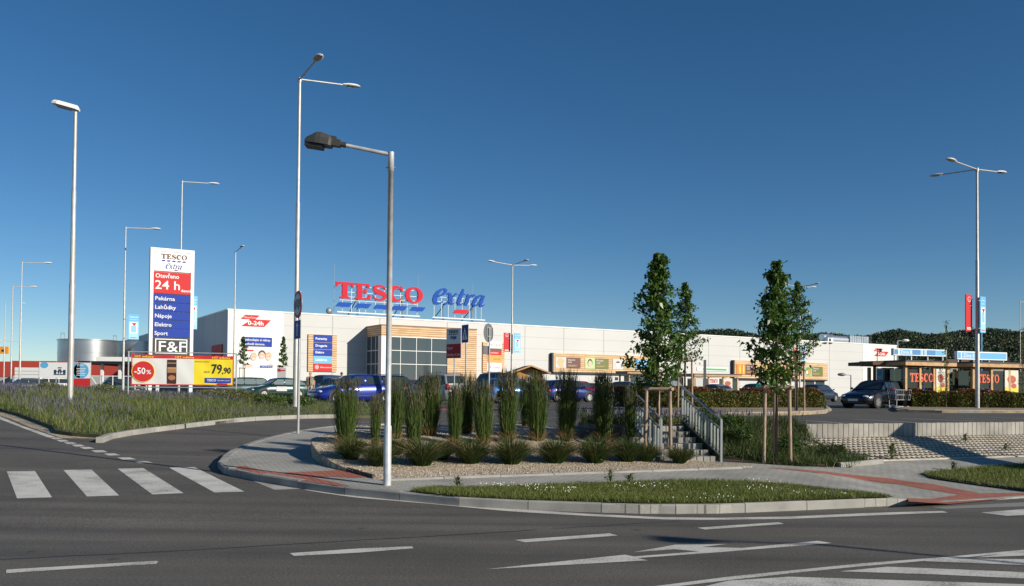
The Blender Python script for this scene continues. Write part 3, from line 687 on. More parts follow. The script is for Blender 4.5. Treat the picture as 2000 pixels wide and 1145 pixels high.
# ---------------------------------------------------------------- roof sign letters
off = -1.0
def roofsign(px0, px1, name, label):
    a = fac(px0, 600, off)[0]; b = fac(px1, 600, off)[0]; return a, b, onwall(a, 1.0, HT, name, label, 'roof sign')
a, b, rs = roofsign(655, 825, 'roof_sign', 'big red slab serif TESCO letters over five blue dashes on the supermarket roof')
W_ = b-a; zt = fac(655, 550, off)[1]-HT; zb_ = fac(670, 583, off)[1]-HT; lh = zt-zb_
M_LR = mat('red letters', (.55, .018, .04), .6, spec=.15); M_LBU = mat('blue letters', (.008, .07, .38), .6, spec=.15)
M_LSIDE = mat('letter sides', (.02, .03, .10), .5)
mb = MB(); glyphs_tesco(mb, lambda x, z: (x/5.17*W_, zb_+z*lh), -.18, .05, M_LR); mb.build('letters', M_LR, rs)
dz0, dz1 = fac(670, 599, off)[1]-HT, fac(670, 592, off)[1]-HT
for i in range(5):
    mb = MB(); xx = [0, .21, .42, .63, .845][i]*W_; para(mb, xx-.1, dz0-.05, W_*.155, dz1-dz0+.12, W_*.04, -.22, -.1, M_LBU); mb.build('dash', M_LBU, rs)
def frame(rs, W_, cols, rows, zt, z0, braces, rail):
    mb = MB(); ba = .06
    for z in rows: mb.box(W_*.05, W_*.95, .15, .15+ba, z-ba/2, z+ba/2)
    for x in cols: mb.box(x*W_-ba/2, x*W_+ba/2, .1, .1+ba, z0, zt)
    mb.build('frame', M_STEEL, rs)
    mb = MB()
    mb.box(W_*.02, W_*.97, .0, .12, rail-.08, rail+.08); mb.build('base_rail', M_STEEL, rs)
    for x in braces:
        mb = MB(); mb.bar((x*W_, .3, z0+.2), (x*W_, .3, zt*.8), .11); mb.bar((x*W_, .3, zt*.62), (x*W_-.25, 3.2, .35), .10); mb.bar((x*W_-.1, 3.4, .12), (x*W_+.1, -.1, .12), .14, .28); mb.bar((x*W_, .2, 0), (x*W_, .2, .55), .16); mb.build('brace', mat('dark steel', (.10, .10, .10), .5, .3), rs)
frame(rs, W_, [.08, .18, .27, .34, .45, .55, .65, .74, .82, .94], [zt*.9, zt*.72, zt*.58, zb_*.92], zt*.92, .45, [.25, .77], .52)
a, b, re_ = roofsign(843, 951, 'roof_sign', 'big blue italic script extra letters over one red dash on the supermarket roof')
W2 = b-a; zt2 = fac(855, 563, off)[1]-HT; zb2 = fac(850, 594, off)[1]-HT
mb = MB(); lh2 = (zt2-zb2)/1.26
sl_ = 0
glyphs_extra(mb, lambda x, z: (x/4.36*W2*.985, zb2+z*lh2*.98), -.18, .05, M_LBU, 1.45); mb.build('letters', M_LBU, re_)
mb = MB(); para(mb, W2*.36, fac(890, 612.5, off)[1]-HT, W2*.24, .6, W2*.06, -.22, -.1, M_LR); mb.build('dash', M_LR, re_)
frame(re_, W2, [.05, .18, .30, .42, .55, .68, .80, .90], [zt2*.74, zt2*.6, zb2*1.1], zt2*.76, .35, [.22, .74], .5)
# ---------------------------------------------------------------- wall signs
def wallsign(rect, label, name='wall_sign', cat='sign', t=.12, off=0, base=None, group=None):
    x0, x1, z0, z1 = fr(*rect, off); o = onwall(x0, -off-.06, z0, name, label, cat, group)
    return o, x1-x0, z1-z0
def open024(rect, label):
    o, w, h = wallsign(rect, label); mb = MB()
    mb.use(M_RD); mb.poly([(.0*w, .62*h), (.14*w, h), (.62*w, h), (.48*w, .62*h)], -.03, 0); mb.poly([(.02*w, 0), (.22*w, .36*h), (.30*w, .62*h), (w, .62*h), (.78*w, 0)], -.034, -.002)
    mb.build('plate', None, o); mb = MB()
    text(mb, 'Otevřeno', .09*w, .70*h, .16*h, -.045, M_WH, width=.42*w); text(mb, '0-24h', .23*w, .12*h, .36*h, -.045, M_WH, bold=1.2, width=.52*w); mb.build('lettering', None, o)
open024((470, 616, 529, 638), 'red slanted 0-24h opening hours sign high on the left end of the white facade')
open024((1706, 681, 1735, 696), 'small red slanted 0-24h opening hours sign at the far right end of the facade')
o, w, h = wallsign((472, 659, 531, 677), 'blue banner with white two-line slogan on the left end of the facade'); mb = MB(); mb.use(M_BL); mb.box(0, w, -.03, 0, 0, h); mb.build('panel', None, o)
mb = MB(); text(mb, 'Vyzkoušejte si nákup', .04*w, .60*h, .24*h, -.04, M_WH, bold=.6, width=.90*w); text(mb, 'z pohodlí domova.', .04*w, .15*h, .24*h, -.04, M_WH, bold=.6, width=.72*w); mb.build('lettering', None, o)
# family poster: cut-out print of three smiling faces
o, w, h = wallsign((480, 684, 532, 718), 'cut-out poster print of three smiling faces on the left end of the facade', 'wall_poster', 'poster')
mb = MB(); S = mat('printed skin', (.70, .48, .38), .6); HR = mat('printed dark hair', (.06, .04, .05), .6); LH = mat('printed blond hair', (.55, .40, .24), .6); CL = mat('printed white shirt', (.74, .70, .68), .6)
def disc(mb, cx, cz, rx, rz, y, m, n=20, y1=None): mb.use(m); mb.poly([(cx+rx*math.cos(2*math.pi*i/n), cz+rz*math.sin(2*math.pi*i/n)) for i in range(n)], y, (y1 if y1 is not None else y+.01))
mb.use(CL); mb.poly([(0, 0), (.02*w, .22*h), (.2*w, .36*h), (.6*w, .3*h), (.85*w, .38*h), (w, .16*h), (w, 0)], -.02, 0)
disc(mb, .58*w, .30*h, .2*w, .2*h, -.024, CL); disc(mb, .10*w, .10*h, .16*w, .10*h, -.026, S); disc(mb, .93*w, .12*h, .12*w, .10*h, -.026, S)
for cx, cz, r, hm in ((.29, .58, .105, LH), (.60, .70, .12, HR), (.84, .62, .11, LH)):
    disc(mb, cx*w, (cz+.07)*h, r*w*1.12, r*w*1.25, -.03, hm); disc(mb, cx*w, (cz-.02)*h, r*w*.92, r*w*1.15, -.036, S)
    for q in (-.35, .35): disc(mb, (cx+q*r)*w, (cz+.03)*h, .014*w, .014*w, -.042, HR)
    mb.use(M_WH); mb.poly([((cx-.035)*w, (cz-.06)*h), ((cx+.035)*w, (cz-.06)*h), (cx*w, (cz-.105)*h)], -.042, -.036)
mb.build('print', None, o)
mb = MB(); mb.use(M_BL); mb.poly([(.52*w, .0), (.54*w, .12*h), (w, .12*h), (w*1.0, .0)], -.05, -.043); text(mb, 'TESCO nákup', .58*w, .03*h, .07*h, -.055, M_WH, width=.38*w); mb.use(M_RD); mb.box(-.0, .28*w, -.05, -.043, .93*h, h); mb.build('caption', None, o)
# left dark red board on side wall
mb = MB(); p = FM @ Vector((-.06, 6, 3.2)); o = thing('wall_sign', p, A0, 'dark red sign panel on the shaded left side wall of the supermarket', 'sign')
mb.use(M_RD); mb.box(-.08, 0, -3.6, 2.2, 0, 3.0); mb.build('panel', None, o)
# department board with slats
o, w, h = wallsign((601, 654, 657, 726), 'tall blue, cyan and red department board framed by wooden slats left of the entrance', t=.3)
mb = MB(); mb.use(M_SLATS); mb.box(0, w, -.14, .05, 0, h); mb.build('backing', None, o)
mb = MB(); cx0, cx1 = .18*w, .83*w; segs = [(1.0, .79, M_BL), (.79, .60, M_BL), (.60, .42, M_BL), (.42, .22, M_LB), (.22, 0.0, M_RD)]
for i, (t1, t0, m_) in enumerate(segs): mb.use(m_); mb.box(cx0, cx1, -.19, -.14, t0*h+.03, t1*h-.03)
mb.build('panel', None, o); mb = MB()
for (t1, t0, m_), s in zip(segs, ('Potraviny', 'Drogerie', 'Elektro', 'Lékárna', '')):
    if s: text(mb, s, cx0+.06*w, (t0+.07)*h, .062*h, -.2, M_WH, bold=1, width=.40*w if s != 'Elektro' else .30*w)
text(mb, 'Klenotnictví', cx0+.24*w, .10*h, .035*h, -.2, M_WH, bold=.5, width=.40*w); disc(mb, cx0+.12*w, .12*h, .07*w, .06*h, -.2, mat('pale red print', (.75, .35, .33), .5)); mb.build('lettering', None, o)
# tenants board right of the entrance
o, w, h = wallsign((942, 669, 984, 728), 'tenant board in white, red and orange framed by wooden slats right of the entrance')
mb = MB(); mb.use(M_SLATS); mb.box(0, w, -.14, .05, 0, h); mb.build('backing', None, o); mb = MB(); cx0, cx1 = .2*w, .85*w
segs = [(1.02, .80, M_WH), (.80, .72, M_BR), (.72, .58, M_RD), (.58, .33, M_OR), (.33, .03, M_WH), (.03, -.02, M_BR)]
for i, (t1, t0, m_) in enumerate(segs): mb.use(m_); mb.box(cx0, cx1, -.19, -.14, t0*h+.01, t1*h-.01)
mb.build('panel', None, o); mb = MB()
text(mb, 'OP. ITALIA', cx0+.08*w, .88*h, .07*h, -.2, M_BK, width=.50*w); text(mb, 'ORCHIDEA', cx0+.14*w, .63*h, .045*h, -.2, M_WH, width=.36*w); text(mb, 'TABÁK & VÍNO', cx0+.26*w, .43*h, .035*h, -.2, M_BK, width=.34*w); text(mb, 'Fiorentino', cx0+.22*w, .14*h, .07*h, -.2, M_RD, shear=.3, width=.38*w); disc(mb, cx0+.1*w, .18*h, .05*w, .05*h, -.2, M_RD); mb.build('lettering', None, o)
# vertical red banner and blue banner on lamp are built with the lamps
def foodboard(rect, posters, label):
    o, w, h = wallsign(rect, label); mb = MB(); mb.use(M_SLATS); mb.box(0, w, -.5, 0, 0, h); mb.use(M_BK); mb.box(-.25, 0, -.55, 0, -.02, h+.02); mb.box(0, w, -.45, 0, -.25, -.02); mb.build('backing', None, o)
    X = lambda px: fac(px, 715, .5)[0]-fac(rect[0], 715, 0)[0]
    for i, (p0, pm, p1, my0, my1, kind, col) in enumerate(posters):
        mb = MB(); a, b_, c = X(p0), X(pm), X(p1); t0, t1 = .20*h, .78*h
        bgm = {'bread': M_GREYP, 'face': mat('pale green print', (.45, .62, .28), .5), 'cup': M_GREYP, 'jar': mat('amber print', (.60, .20, .04), .5), 'pasta': mat('amber pale print', (.62, .42, .16), .5), 'salad': mat('salad print', (.40, .42, .30), .5), 'meat': mat('rose print', (.55, .22, .15), .5), 'blue': M_LB}[kind]
        mb.use(bgm); mb.box(a, b_, -.56, -.5, t0, t1); mb.use(col); mb.box(b_, c, -.56, -.5, t0, t1)
        mx, mz = (a+b_)/2, (t0+t1)/2; q = (b_-a)/2
        if kind == 'bread':
            for dx, dz in ((-.3, 0), (.25, .2), (.1, -.4), (-.1, .4)): disc(mb, mx+dx*q, mz+dz*q, q*.45, q*.3, -.58-.01*dx, mat('bread print', (.62, .45, .24), .6))
        elif kind == 'face':
            disc(mb, mx, mz+.1*q, q*.5, q*.65, -.58, HR); disc(mb, mx, mz-.05*q, q*.4, q*.52, -.59, S)
        elif kind == 'salad':
            disc(mb, mx, mz, q*.75, q*.7, -.58, mat('leaf print', (.12, .30, .05), .6)); disc(mb, mx+.2*q, mz-.1*q, q*.35, q*.4, -.59, mat('carrot print', (.75, .25, .04), .6)); disc(mb, mx-.3*q, mz-.2*q, q*.25, q*.3, -.59, M_WH)
        elif kind == 'jar':
            for k in range(4): disc(mb, mx+(-.6+.4*k)*q, mz, q*.16, q*.75, -.58, [mat('carrot print', (.75, .25, .04), .6), M_YE][k % 2])
        elif kind == 'cup': disc(mb, mx, mz-.1*q, q*.4, q*.45, -.58, CL); disc(mb, mx, mz+.3*q, q*.35, q*.15, -.59, M_BR)
        else: disc(mb, mx, mz, q*.6, q*.5, -.58, mat('orange print', (.72, .38, .12), .6)); disc(mb, mx+.1*q, mz+.15*q, q*.3, q*.25, -.59, M_BR)
        mb.build('poster', None, o); mb = MB(); lw = c-b_
        text(mb, ['Pečeme pro vás', 'Přirozené', 'Voňavá', '', 'Domácí', 'Lahodné', 'Kvalitní', 'Čerstvé'][i % 4 + (4 if rect[0] > 1300 else 0)] or 'x', b_+.1*lw, t0+(t1-t0)*.72, .14*(t1-t0), -.585, M_WH, bold=.4, width=.5*lw)
        text(mb, 'chutě', b_+.1*lw, t0+(t1-t0)*.50, .13*(t1-t0), -.585, M_WH, bold=.4); mb.use(M_TAN); mb.box(b_+.1*lw, b_+.75*lw, -.57, -.56, t0+(t1-t0)*.26, t0+(t1-t0)*.30); mb.box(b_+.1*lw, b_+.65*lw, -.57, -.56, t0+(t1-t0)*.18, t0+(t1-t0)*.22); mb.build('poster_text', None, o)
foodboard((1077, 693, 1268, 728), [(1084, 1105, 1133, 0, 0, 'bread', M_BR), (1142, 1161, 1188, 0, 0, 'face', M_OL), (1196, 1216, 1240, 0, 0, 'cup', M_TAN), (1241, 1252, 1264, 0, 0, 'blue', M_LB)], 'long wooden slat board with four food posters at the middle of the facade')
foodboard((1430, 707, 1612, 740), [(1437, 1455, 1476, 0, 0, 'jar', M_BR), (1484, 1500, 1521, 0, 0, 'pasta', M_OR), (1528, 1545, 1566, 0, 0, 'meat', M_BR), (1570, 1585, 1606, 0, 0, 'salad', M_OL)], 'long wooden slat board with four food posters towards the right end of the facade')
o, w, h = wallsign((1361, 718, 1420, 725), 'low white sign with a green arrow bar on the facade behind the trolley shelters'); mb = MB(); mb.use(M_WH); mb.box(0, w, -.05, 0, 0, h); mb.use(M_GN); mb.box(.30*w, .97*w, -.07, -.05, .2*h, .75*h); mb.build('panel', None, o); mb = MB(); text(mb, 'P   LET', .04*w, .2*h, .6*h, -.08, M_GN, width=.22*w); mb.build('lettering', None, o)
# ================================================================ TOTEM (price pylon)
d = 55; tz = CP; p0 = gx(289, d); tot = thing('totem_sign', (p0, d, tz), A0, 'tall white totem with red and blue department panels behind the hoarding', 'totem sign')
def loc_w(px0, px1, dd):   # width along the facade direction seen between two columns, starting at depth dd
    v = ray(px1, 700); ox = gx(px0, dd); k = (ox*e_.y - dd*e_.x)/(v.x*e_.y - v.y*e_.x); return (Vector((v.x*k, v.y*k, 0))-Vector((ox, dd, 0))).dot(e_)
TW = loc_w(289, 376, d); zT = at(289, 483, d).z-tz
def tz_(py): return at(300, py, d).z-tz
mb = MB(); mb.use(M_WH); fw = .14*TW/2.8*2
mb.box(0, .20, -.12, .32, 0, zT); mb.box(TW-.20, TW, -.12, .32, 0, zT); mb.box(.2, TW-.2, -.12, .32, zT-.2, zT); mb.box(.2, TW-.2, -.12, .32, .0, .22); mb.box(.2, TW-.2, 0, .2, 1.2, zT-.2); mb.build('frame', None, tot)
def tp(y0, y1, m_, nm='panel'):
    mb = MB(); mb.use(m_); mb.box(.22, TW-.22, -.10, -.002, tz_(y1), tz_(y0)); return mb.build(nm, None, tot)
tp(490, 528, M_WH); tp(530, 572, M_RD)
for i in range(5): tp(573.5+i*17.1, 589+i*17.1, M_BL)
tp(659, 696, M_BK)
mb = MB(); logo(mb, TW*.24, TW*.83, tz_(494), tz_(494)-tz_(526), -.11, M_BR, M_BL); mb.build('logo', None, tot)
mb = MB(); Z = lambda py: tz_(py)
text(mb, 'Otevřeno', .30, Z(541.5), .27, -.11, M_WH, bold=.7, width=1.42); text(mb, '24 h', .27, Z(563.5), .55, -.11, M_WH, bold=.4, width=1.5); text(mb, 'denně', 1.86, Z(567), .17, -.11, M_WH, bold=.8, width=.66)
for i, s in enumerate(('Pekárna', 'Lahůdky', 'Nápoje', 'Elektro', 'Sport')): text(mb, s, .30, Z(585.5+i*17.1), .24, -.11, M_WH, bold=.5, width=[1.18, 1.25, 1.0, 1.0, .8][i])
mb.use(M_WH); a, b = Z(690), Z(661)
for (x0_, x1_, z0_, z1_) in ((.36, TW-.36, b-.06, b), (.36, TW-.36, a, a+.06), (.36, .42, a+.06, b-.06), (TW-.42, TW-.36, a+.06, b-.06)): mb.box(x0_, x1_, -.115, -.10, z0_, z1_)
text(mb, 'F&F', .50, Z(686), .66, -.12, M_WH, bold=.3, width=TW-1.0); mb.build('lettering', None, tot)
# ================================================================ HOARDING
d = 40; x0 = gx(250, d); zg = VERGE(x0, d); hA = A0*.55
ho = thing('hoarding', (x0, d, zg), hA, 'wide advertising banner with -50% and 79,90 stretched on a steel frame above the verge', 'hoarding')
v = ray(461, 760); ex = Vector((math.cos(hA), math.sin(hA), 0)); k = (x0*ex.y-d*ex.x)/(v.x*ex.y-v.y*ex.x); HW = (Vector((v.x*k, v.y*k, 0))-Vector((x0, d, 0))).length
hz = lambda py: at(250, py, d).z-zg
for x in (0, HW):
    mb = MB(); mb.cyl((x, 0, -.3), (x, 0, hz(686)), .035, n=8); mb.build('post', M_STEEL, ho)
mb = MB(); mb.cyl((0, 0, hz(687)), (HW, 0, hz(687)), .025, n=8); mb.cyl((0, 0, hz(756)), (HW, 0, hz(756)), .025, n=8); mb.build('rail', M_STEEL, ho)
bx0, bx1, bz0, bz1 = .12, HW-.12, hz(753), hz(691.5); BW, BHh = bx1-bx0, bz1-bz0
# fabric with slight ripples: fine grid, colours by face
NXg, NZg = 96, 40; vs = []; fs = []; mi = []
def rip(u, v_): return .016*math.sin(u*9+v_*2)*math.sin(v_*3.1) + .006*math.sin(u*31+v_*6) + .006*math.sin(u*17-v_*9)
for j in range(NZg+1):
    for i in range(NXg+1):
        u, v_ = i/NXg, j/NZg; sag = .03*(1-(2*((u*6) % 1)-1)**2) if v_ > .99 or v_ < .01 else 0
        vs.append((bx0+u*BW, -.03+rip(u, v_), bz0+v_*BHh+(-sag if v_ > .5 else sag)))
M_CLOTH = mat('white banner fabric', (.62, .62, .61), .5); M_YB = mat('yellow banner fabric', (.72, .58, .02), .5); M_RB = mat('red banner fabric', (.50, .02, .025), .5)
for j in range(NZg):
    for i in range(NXg):
        u, v_ = (i+.5)/NXg, (j+.5)/NZg
        k = 2 if (v_ > .865 or v_ < .045 or u < .012 or u > .988) else (1 if u > .60 else 0)
        fs.append((j*(NXg+1)+i, j*(NXg+1)+i+1, (j+1)*(NXg+1)+i+1, (j+1)*(NXg+1)+i)); mi.append(k)
mb = MB(); mb.mats = [M_CLOTH, M_YB, M_RB]; mb.add(vs, fs, True); mb.m = mi; mb.build('banner', None, ho)
mb = MB(); X = lambda u: bx0+u*BW; Zb = lambda v_: bz0+v_*BHh
for u in (.03, .42, .78): text(mb, 'HIT měsíce', X(u), Zb(.895), BHh*.062, -.064, M_YE, bold=.7, width=BW*.18)
disc(mb, X(.115), Zb(.45), BHh*.345, BHh*.345, -.058, M_YE, 30); disc(mb, X(.115), Zb(.45), BHh*.325, BHh*.325, -.064, M_RB, 30)
text(mb, '-50', X(.03), Zb(.37), BHh*.20, -.078, M_WH, bold=.8, width=BW*.105); text(mb, '%', X(.145), Zb(.37), BHh*.13, -.078, M_WH, bold=.4, width=BW*.045)
JB = mat('dark brown print', (.05, .018, .012), .4); JG = mat('caramel print', (.35, .16, .07), .4)
mb.use(JB); mb.box(X(.345), X(.435), -.064, -.058, Zb(.07), Zb(.84)); mb.use(JG); mb.box(X(.347), X(.433), -.070, -.064, Zb(.42), Zb(.56)); disc(mb, X(.39), Zb(.26), BHh*.11, BHh*.08, -.070, JG); mb.use(M_TAN); mb.box(X(.347), X(.433), -.072, -.070, Zb(.56), Zb(.59)); mb.box(X(.347), X(.433), -.072, -.070, Zb(.72), Zb(.74))
text(mb, 'Dezinéta Velvet', X(.615), Zb(.78), BHh*.045, -.064, M_BK, width=BW*.14); text(mb, '79', X(.78), Zb(.42), BHh*.30, -.064, M_BK, bold=.4, width=BW*.10); text(mb, ',90', X(.885), Zb(.42), BHh*.20, -.064, M_BK, bold=.5, width=BW*.085); text(mb, '158,30', X(.70), Zb(.44), BHh*.06, -.064, M_BK, width=BW*.06)
mb.use(M_BL); mb.box(X(.715), X(.975), -.064, -.058, Zb(.11), Zb(.27)); text(mb, 'TESCO', X(.735), Zb(.16), BHh*.07, -.070, M_WH, bold=.8, width=BW*.09); text(mb, 'žije nízko cenami', X(.84), Zb(.17), BHh*.04, -.070, M_WH, width=BW*.12); mb.use(M_RB); mb.box(X(.84), X(.94), -.064, -.058, Zb(.05), Zb(.09)); mb.build('print', None, ho)
# ================================================================ LAMP POSTS
def head_cobra(parent, x, ang, z, L=.74, tilt=.06):
    """flattened teardrop luminaire on the end of an arm: pale housing over a glass bowl"""
    M = Matrix.Rotation(ang, 4, 'Z') @ Matrix.Translation((x, 0, z)) @ Matrix.Rotation(-tilt, 4, 'Y')
    st_x = [0, .04, .16, .30, .50, .68, .82, .94, 1.0]; wd = [.05, .07, .09, .15, .17, .165, .14, .09, .02]; hg = [.045, .06, .07, .085, .09, .085, .07, .045, .01]
    for part, sgn in (('housing', 1), ('lamp_glass', -1)):
        mb = MB(); vs = []; n = 8; sx = range(0 if sgn > 0 else 3, 9 if sgn > 0 else 8); cnt = 0
        for i in sx:
            cnt += 1
            for k in range(n+1):
                a = math.pi*k/n; vs.append(M @ Vector((st_x[i]*L, math.cos(a)*wd[i]*(1 if sgn > 0 else .88), sgn*math.sin(a)*hg[i]*(1 if sgn > 0 else .6))))
        m_ = n+1
        fs = [(i*m_+k, i*m_+k+1, (i+1)*m_+k+1, (i+1)*m_+k) for i in range(cnt-1) for k in range(n)]
        fs += [(i*m_, (i+1)*m_, (i+1)*m_+n, i*m_+n) for i in range(cnt-1)]
        mb.add(vs, fs, True); o = mb.build(part, M_WHITE if sgn > 0 else M_LENS, parent)
def lamp_post(x, y, z, h, arms, label, r=.085, arm=1.75, cat='street lamp', group='tall car park lamp posts'):
    o = thing('street_lamp', (x, y, z), 0, label, cat, group)
    mb = MB(); hs = [0, h*.32, h*.325, h*.62, h*.625, h]; rs = [r, r*.98, r*.82, r*.78, r*.64, r*.55]
    mb.tube([(0, 0, a) for a in hs], rs, 12); mb.build('pole', M_POLE, o)
    mb = MB(); mb.cyl((0, 0, 0), (0, 0, .04), r*2.1, n=12); mb.cyl((0, 0, h-.12), (0, 0, h+.06), r*.8, n=10); mb.build('fitting', M_STEEL, o)
    for a in arms:
        c, s = math.cos(a), math.sin(a)
        mb = MB(); mb.tube([(0, 0, h), (c*arm, s*arm, h+.12)], .033, 8); mb.build('arm', M_POLE, o)
        head_cobra(o, arm-.02, a, h+.12)
    return o
def base(px, py_top, d, zf=U):
    x = gx(px, d); z = zf(x, d); return x, d, z, at(px, py_top, d).z-z
AE = A0; AF = A0-math.pi/2; AB = A0+math.pi/2; AW = A0+math.pi
def lp(px_b, py_t, d, arms, label, zf=U, px_t=None, **k):
    x, y, z, h = base(px_b, py_t, d, zf); return lamp_post(x, y, z, h, arms, label, **k)
lp(577, 155, 33.3, [AE, AF], 'tallest double-armed street lamp, standing at the verge behind the no-trucks sign', VERGE, r=.10)
lp(349, 355, 59, [AE], 'single-armed street lamp rising directly behind the white totem')
lp(240, 445, 65, [AE], 'single-armed street lamp just left of the totem, carrying one blue banner')
lp(38, 513, 80, [AE], 'tallest of the three single-armed lamps at the far left')
lp(21, 560, 100, [AE], 'middle one of the three single-armed lamps at the far left')
lp(7, 593, 121, [AE], 'shortest of the three single-armed lamps at the far left')
lp(20, 667, 190, [AE, AW], 'tiny distant double street lamp beyond the row at the far left')
lp(456, 492, 71, [AF], 'street lamp with its arm pointing at the viewer, before the left facade')
lp(999, 518, 74, [AE, AW, AF], 'triple-armed street lamp in front of the facade right of the entrance')
lp(1562, 561, 90, [AE, AW, AF], 'street lamp half hidden behind the tall staked tree at the right')
lp(1909, 331, 42, [AE, AW, AB], 'triple-armed street lamp at the right, carrying a red and a blue banner', r=.10)
lp(1993, 590, 95, [AE], 'thin distant lamp post at the right edge beyond the trolley shelters', r=.06)
# big left pole with box luminaire
x, y, z, h = base(137, 215, 31.5, VERGE)
o = thing('street_lamp', (x, y, z), 0, 'tall thick street lamp with a flat pale head pointing left, standing in the lavender verge', 'street lamp')
mb = MB(); mb.tube([(0, 0, -.1), (0, 0, h*.40), (0, 0, h*.405), (0, 0, h*.72), (0, 0, h*.725), (0, 0, h)], [.105, .10, .088, .078, .068, .058], 14); mb.build('pole', M_POLE, o)
ah = math.pi+.25
M = Matrix.Translation((0, 0, h)) @ Matrix.Rotation(ah, 4, 'Z') @ Matrix.Rotation(-R(12), 4, 'Y')
mb = MB(); vs = []
for zz, kx, ky in ((0, 1, 1), (.07, 1, 1), (.15, .86, .7)):
    for px_, py_ in ((-.12, -.13), (-.05, -.17), (.62, -.19), (.80, -.10), (.80, .10), (.62, .19), (-.05, .17), (-.12, .13)): vs.append(M @ Vector((.33+(px_-.33)*kx, py_*ky, zz)))
mb.add(vs, [tuple(range(7, -1, -1)), tuple(range(16, 24))]+[(r_*8+i, r_*8+(i+1) % 8, r_*8+8+(i+1) % 8, r_*8+8+i) for r_ in (0, 1) for i in range(8)], False); mb.build('housing', M_WHITE, o)
mb = MB(); vs = [M @ Vector(p) for p in ((.12, -.14, -.01), (.70, -.14, -.01), (.70, .14, -.01), (.12, .14, -.01), (.18, -.10, -.06), (.62, -.10, -.06), (.62, .10, -.06), (.18, .10, -.06))]
mb.add(vs, [(0,1,2,3),(7,6,5,4),(0,4,5,1),(1,5,6,2),(2,6,7,3),(3,7,4,0)], False); mb.build('lamp_glass', M_LENS, o)
# front lamp with dark box head
def front_lamp(p, h, aang, label):
    o = thing('street_lamp', p, 0, label, 'street lamp')
    mb = MB(); mb.tube([(0, 0, -.1), (0, 0, .9), (0, 0, .93), (0, 0, h-.28), (0, 0, h-.28), (0, 0, h+.02)], [.060, .060, .046, .040, .048, .048], 16); mb.build('pole', M_FPOLE, o)
    mb = MB(); mb.cyl((0, -.06, h-.22), (0, .06, h-.22), .008, n=6); mb.cyl((-.075, 0, h-.22), (.075, 0, h-.22), .010, n=6); mb.build('bolt', M_STEEL, o)
    c, s = math.cos(aang), math.sin(aang); mb = MB(); mb.tube([(0, 0, h-.02), (c*.82, s*.82, h+.14)], [.032, .028], 10); mb.build('arm', M_FPOLE, o)
    M = Matrix.Translation((c*.80, s*.80, h+.135)) @ Matrix.Rotation(aang, 4, 'Z') @ Matrix.Rotation(-R(8), 4, 'Y') @ Matrix.Scale(.92, 4)
    mb = MB(); mb.cyl(M @ Vector((-.12, 0, 0)), M @ Vector((.08, 0, 0)), .042, n=10); mb.box(-.02, .14, -.07, .07, -.05, .06, M); mb.box(.06, .20, -.05, .05, .02, .11, M); mb.build('bracket', M_DGREY, o)
    mb = MB(); vs = []
    prof = [(.12, -.07, .05), (.16, -.07, .10), (.30, -.07, .13), (.38, -.07, .12), (.55, -.07, .01), (.56, -.07, -.03)]
    wy = [.10, .14, .155, .155, .12, .11]
    for (xx, zl, zh), ww in zip(prof, wy): vs += [M @ Vector(q) for q in ((xx, -ww, zl), (xx, -ww, zl+(zh-zl)*.55), (xx, -ww*.72, zh), (xx, ww*.72, zh), (xx, ww, zl+(zh-zl)*.55), (xx, ww, zl))]
    fs = [(i*6+k, i*6+(k+1) % 6, (i+1)*6+(k+1) % 6, (i+1)*6+k) for i in range(5) for k in range(6)]+[(5,4,3,2,1,0),(30,31,32,33,34,35)]
    mb.add(vs, fs, False); mb.build('housing', M_DGREY, o)
    mb = MB(); mb.box(.26, .55, -.115, .115, -.13, -.07, M); mb.build('lamp_glass', M_BLACK, o); return o
pf = hit(756, 948, PV, 0); hf_ = at(764, 300, pf.y).z-pf.z
front_lamp(pf, hf_, math.pi+.02, 'galvanised street lamp with a dark box head, nearest to the camera on the front pavement')
front_lamp(Vector((14.6, 2.7, .12)), 5.2, math.pi+.02, 'street lamp outside the right edge of the picture whose shadow crosses the road')
# unseen board, added to cast the shadow band across the honeycomb bank
o = thing('shadow_board', (15.0, 18.2, .3), math.atan2(-.94, .33), 'unseen board on two posts, added beyond the right edge to shade the honeycomb slope', 'sign')
mb = MB(); mb.box(-1.5, 4.6, -.04, .04, 2.1, 2.80); mb.build('panel', M_SIGNBACK, o)
for q in (.1, 4.2): mb = MB(); mb.cyl((q, .07, 0), (q, .07, 2.6), .035); mb.build('post', M_STEEL, o)
# ================================================================ ROAD SIGNS
def signpole(x, y, z, h, label, rz, name='road_sign', r=.032, group=None):
    o = thing(name, (x, y, z), rz, label, 'road sign' if name == 'road_sign' else 'sign', group); mb = MB(); mb.cyl((0, 0, -.2), (0, 0, h), r, n=10); mb.build('pole', M_STEEL, o); return o
def signdisc(o, z, r, col, rim, y=-.05, face=None):
    mb = MB(); n = 32; mb.use(rim); mb.cyl((0, y, z), (0, y+.02, z), r, n=n)
    mb.build('plate', None, o)
ps = hit(582, 847, PV, 0); o = signpole(ps.x, ps.y, ps.z, at(582, 569, ps.y).z-ps.z, 'round no trucks sign above a blue arrow plate on the left pavement', -R(60), r=.035)
zc = at(584, 595, ps.y).z-ps.z; rr = .35
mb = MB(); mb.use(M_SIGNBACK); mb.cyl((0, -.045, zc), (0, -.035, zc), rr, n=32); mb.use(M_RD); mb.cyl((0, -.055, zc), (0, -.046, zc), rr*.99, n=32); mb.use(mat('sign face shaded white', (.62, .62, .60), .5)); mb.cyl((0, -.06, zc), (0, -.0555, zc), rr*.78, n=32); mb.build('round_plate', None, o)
mb = MB(); mb.use(M_BK); mb.poly([(-.24, zc-.07), (-.24, zc+.02), (-.19, zc+.10), (-.12, zc+.10), (-.12, zc-.07)], -.068, -.061); mb.poly([(-.10, zc-.07), (-.10, zc+.13), (.24, zc+.13), (.24, zc-.07)], -.068, -.061)
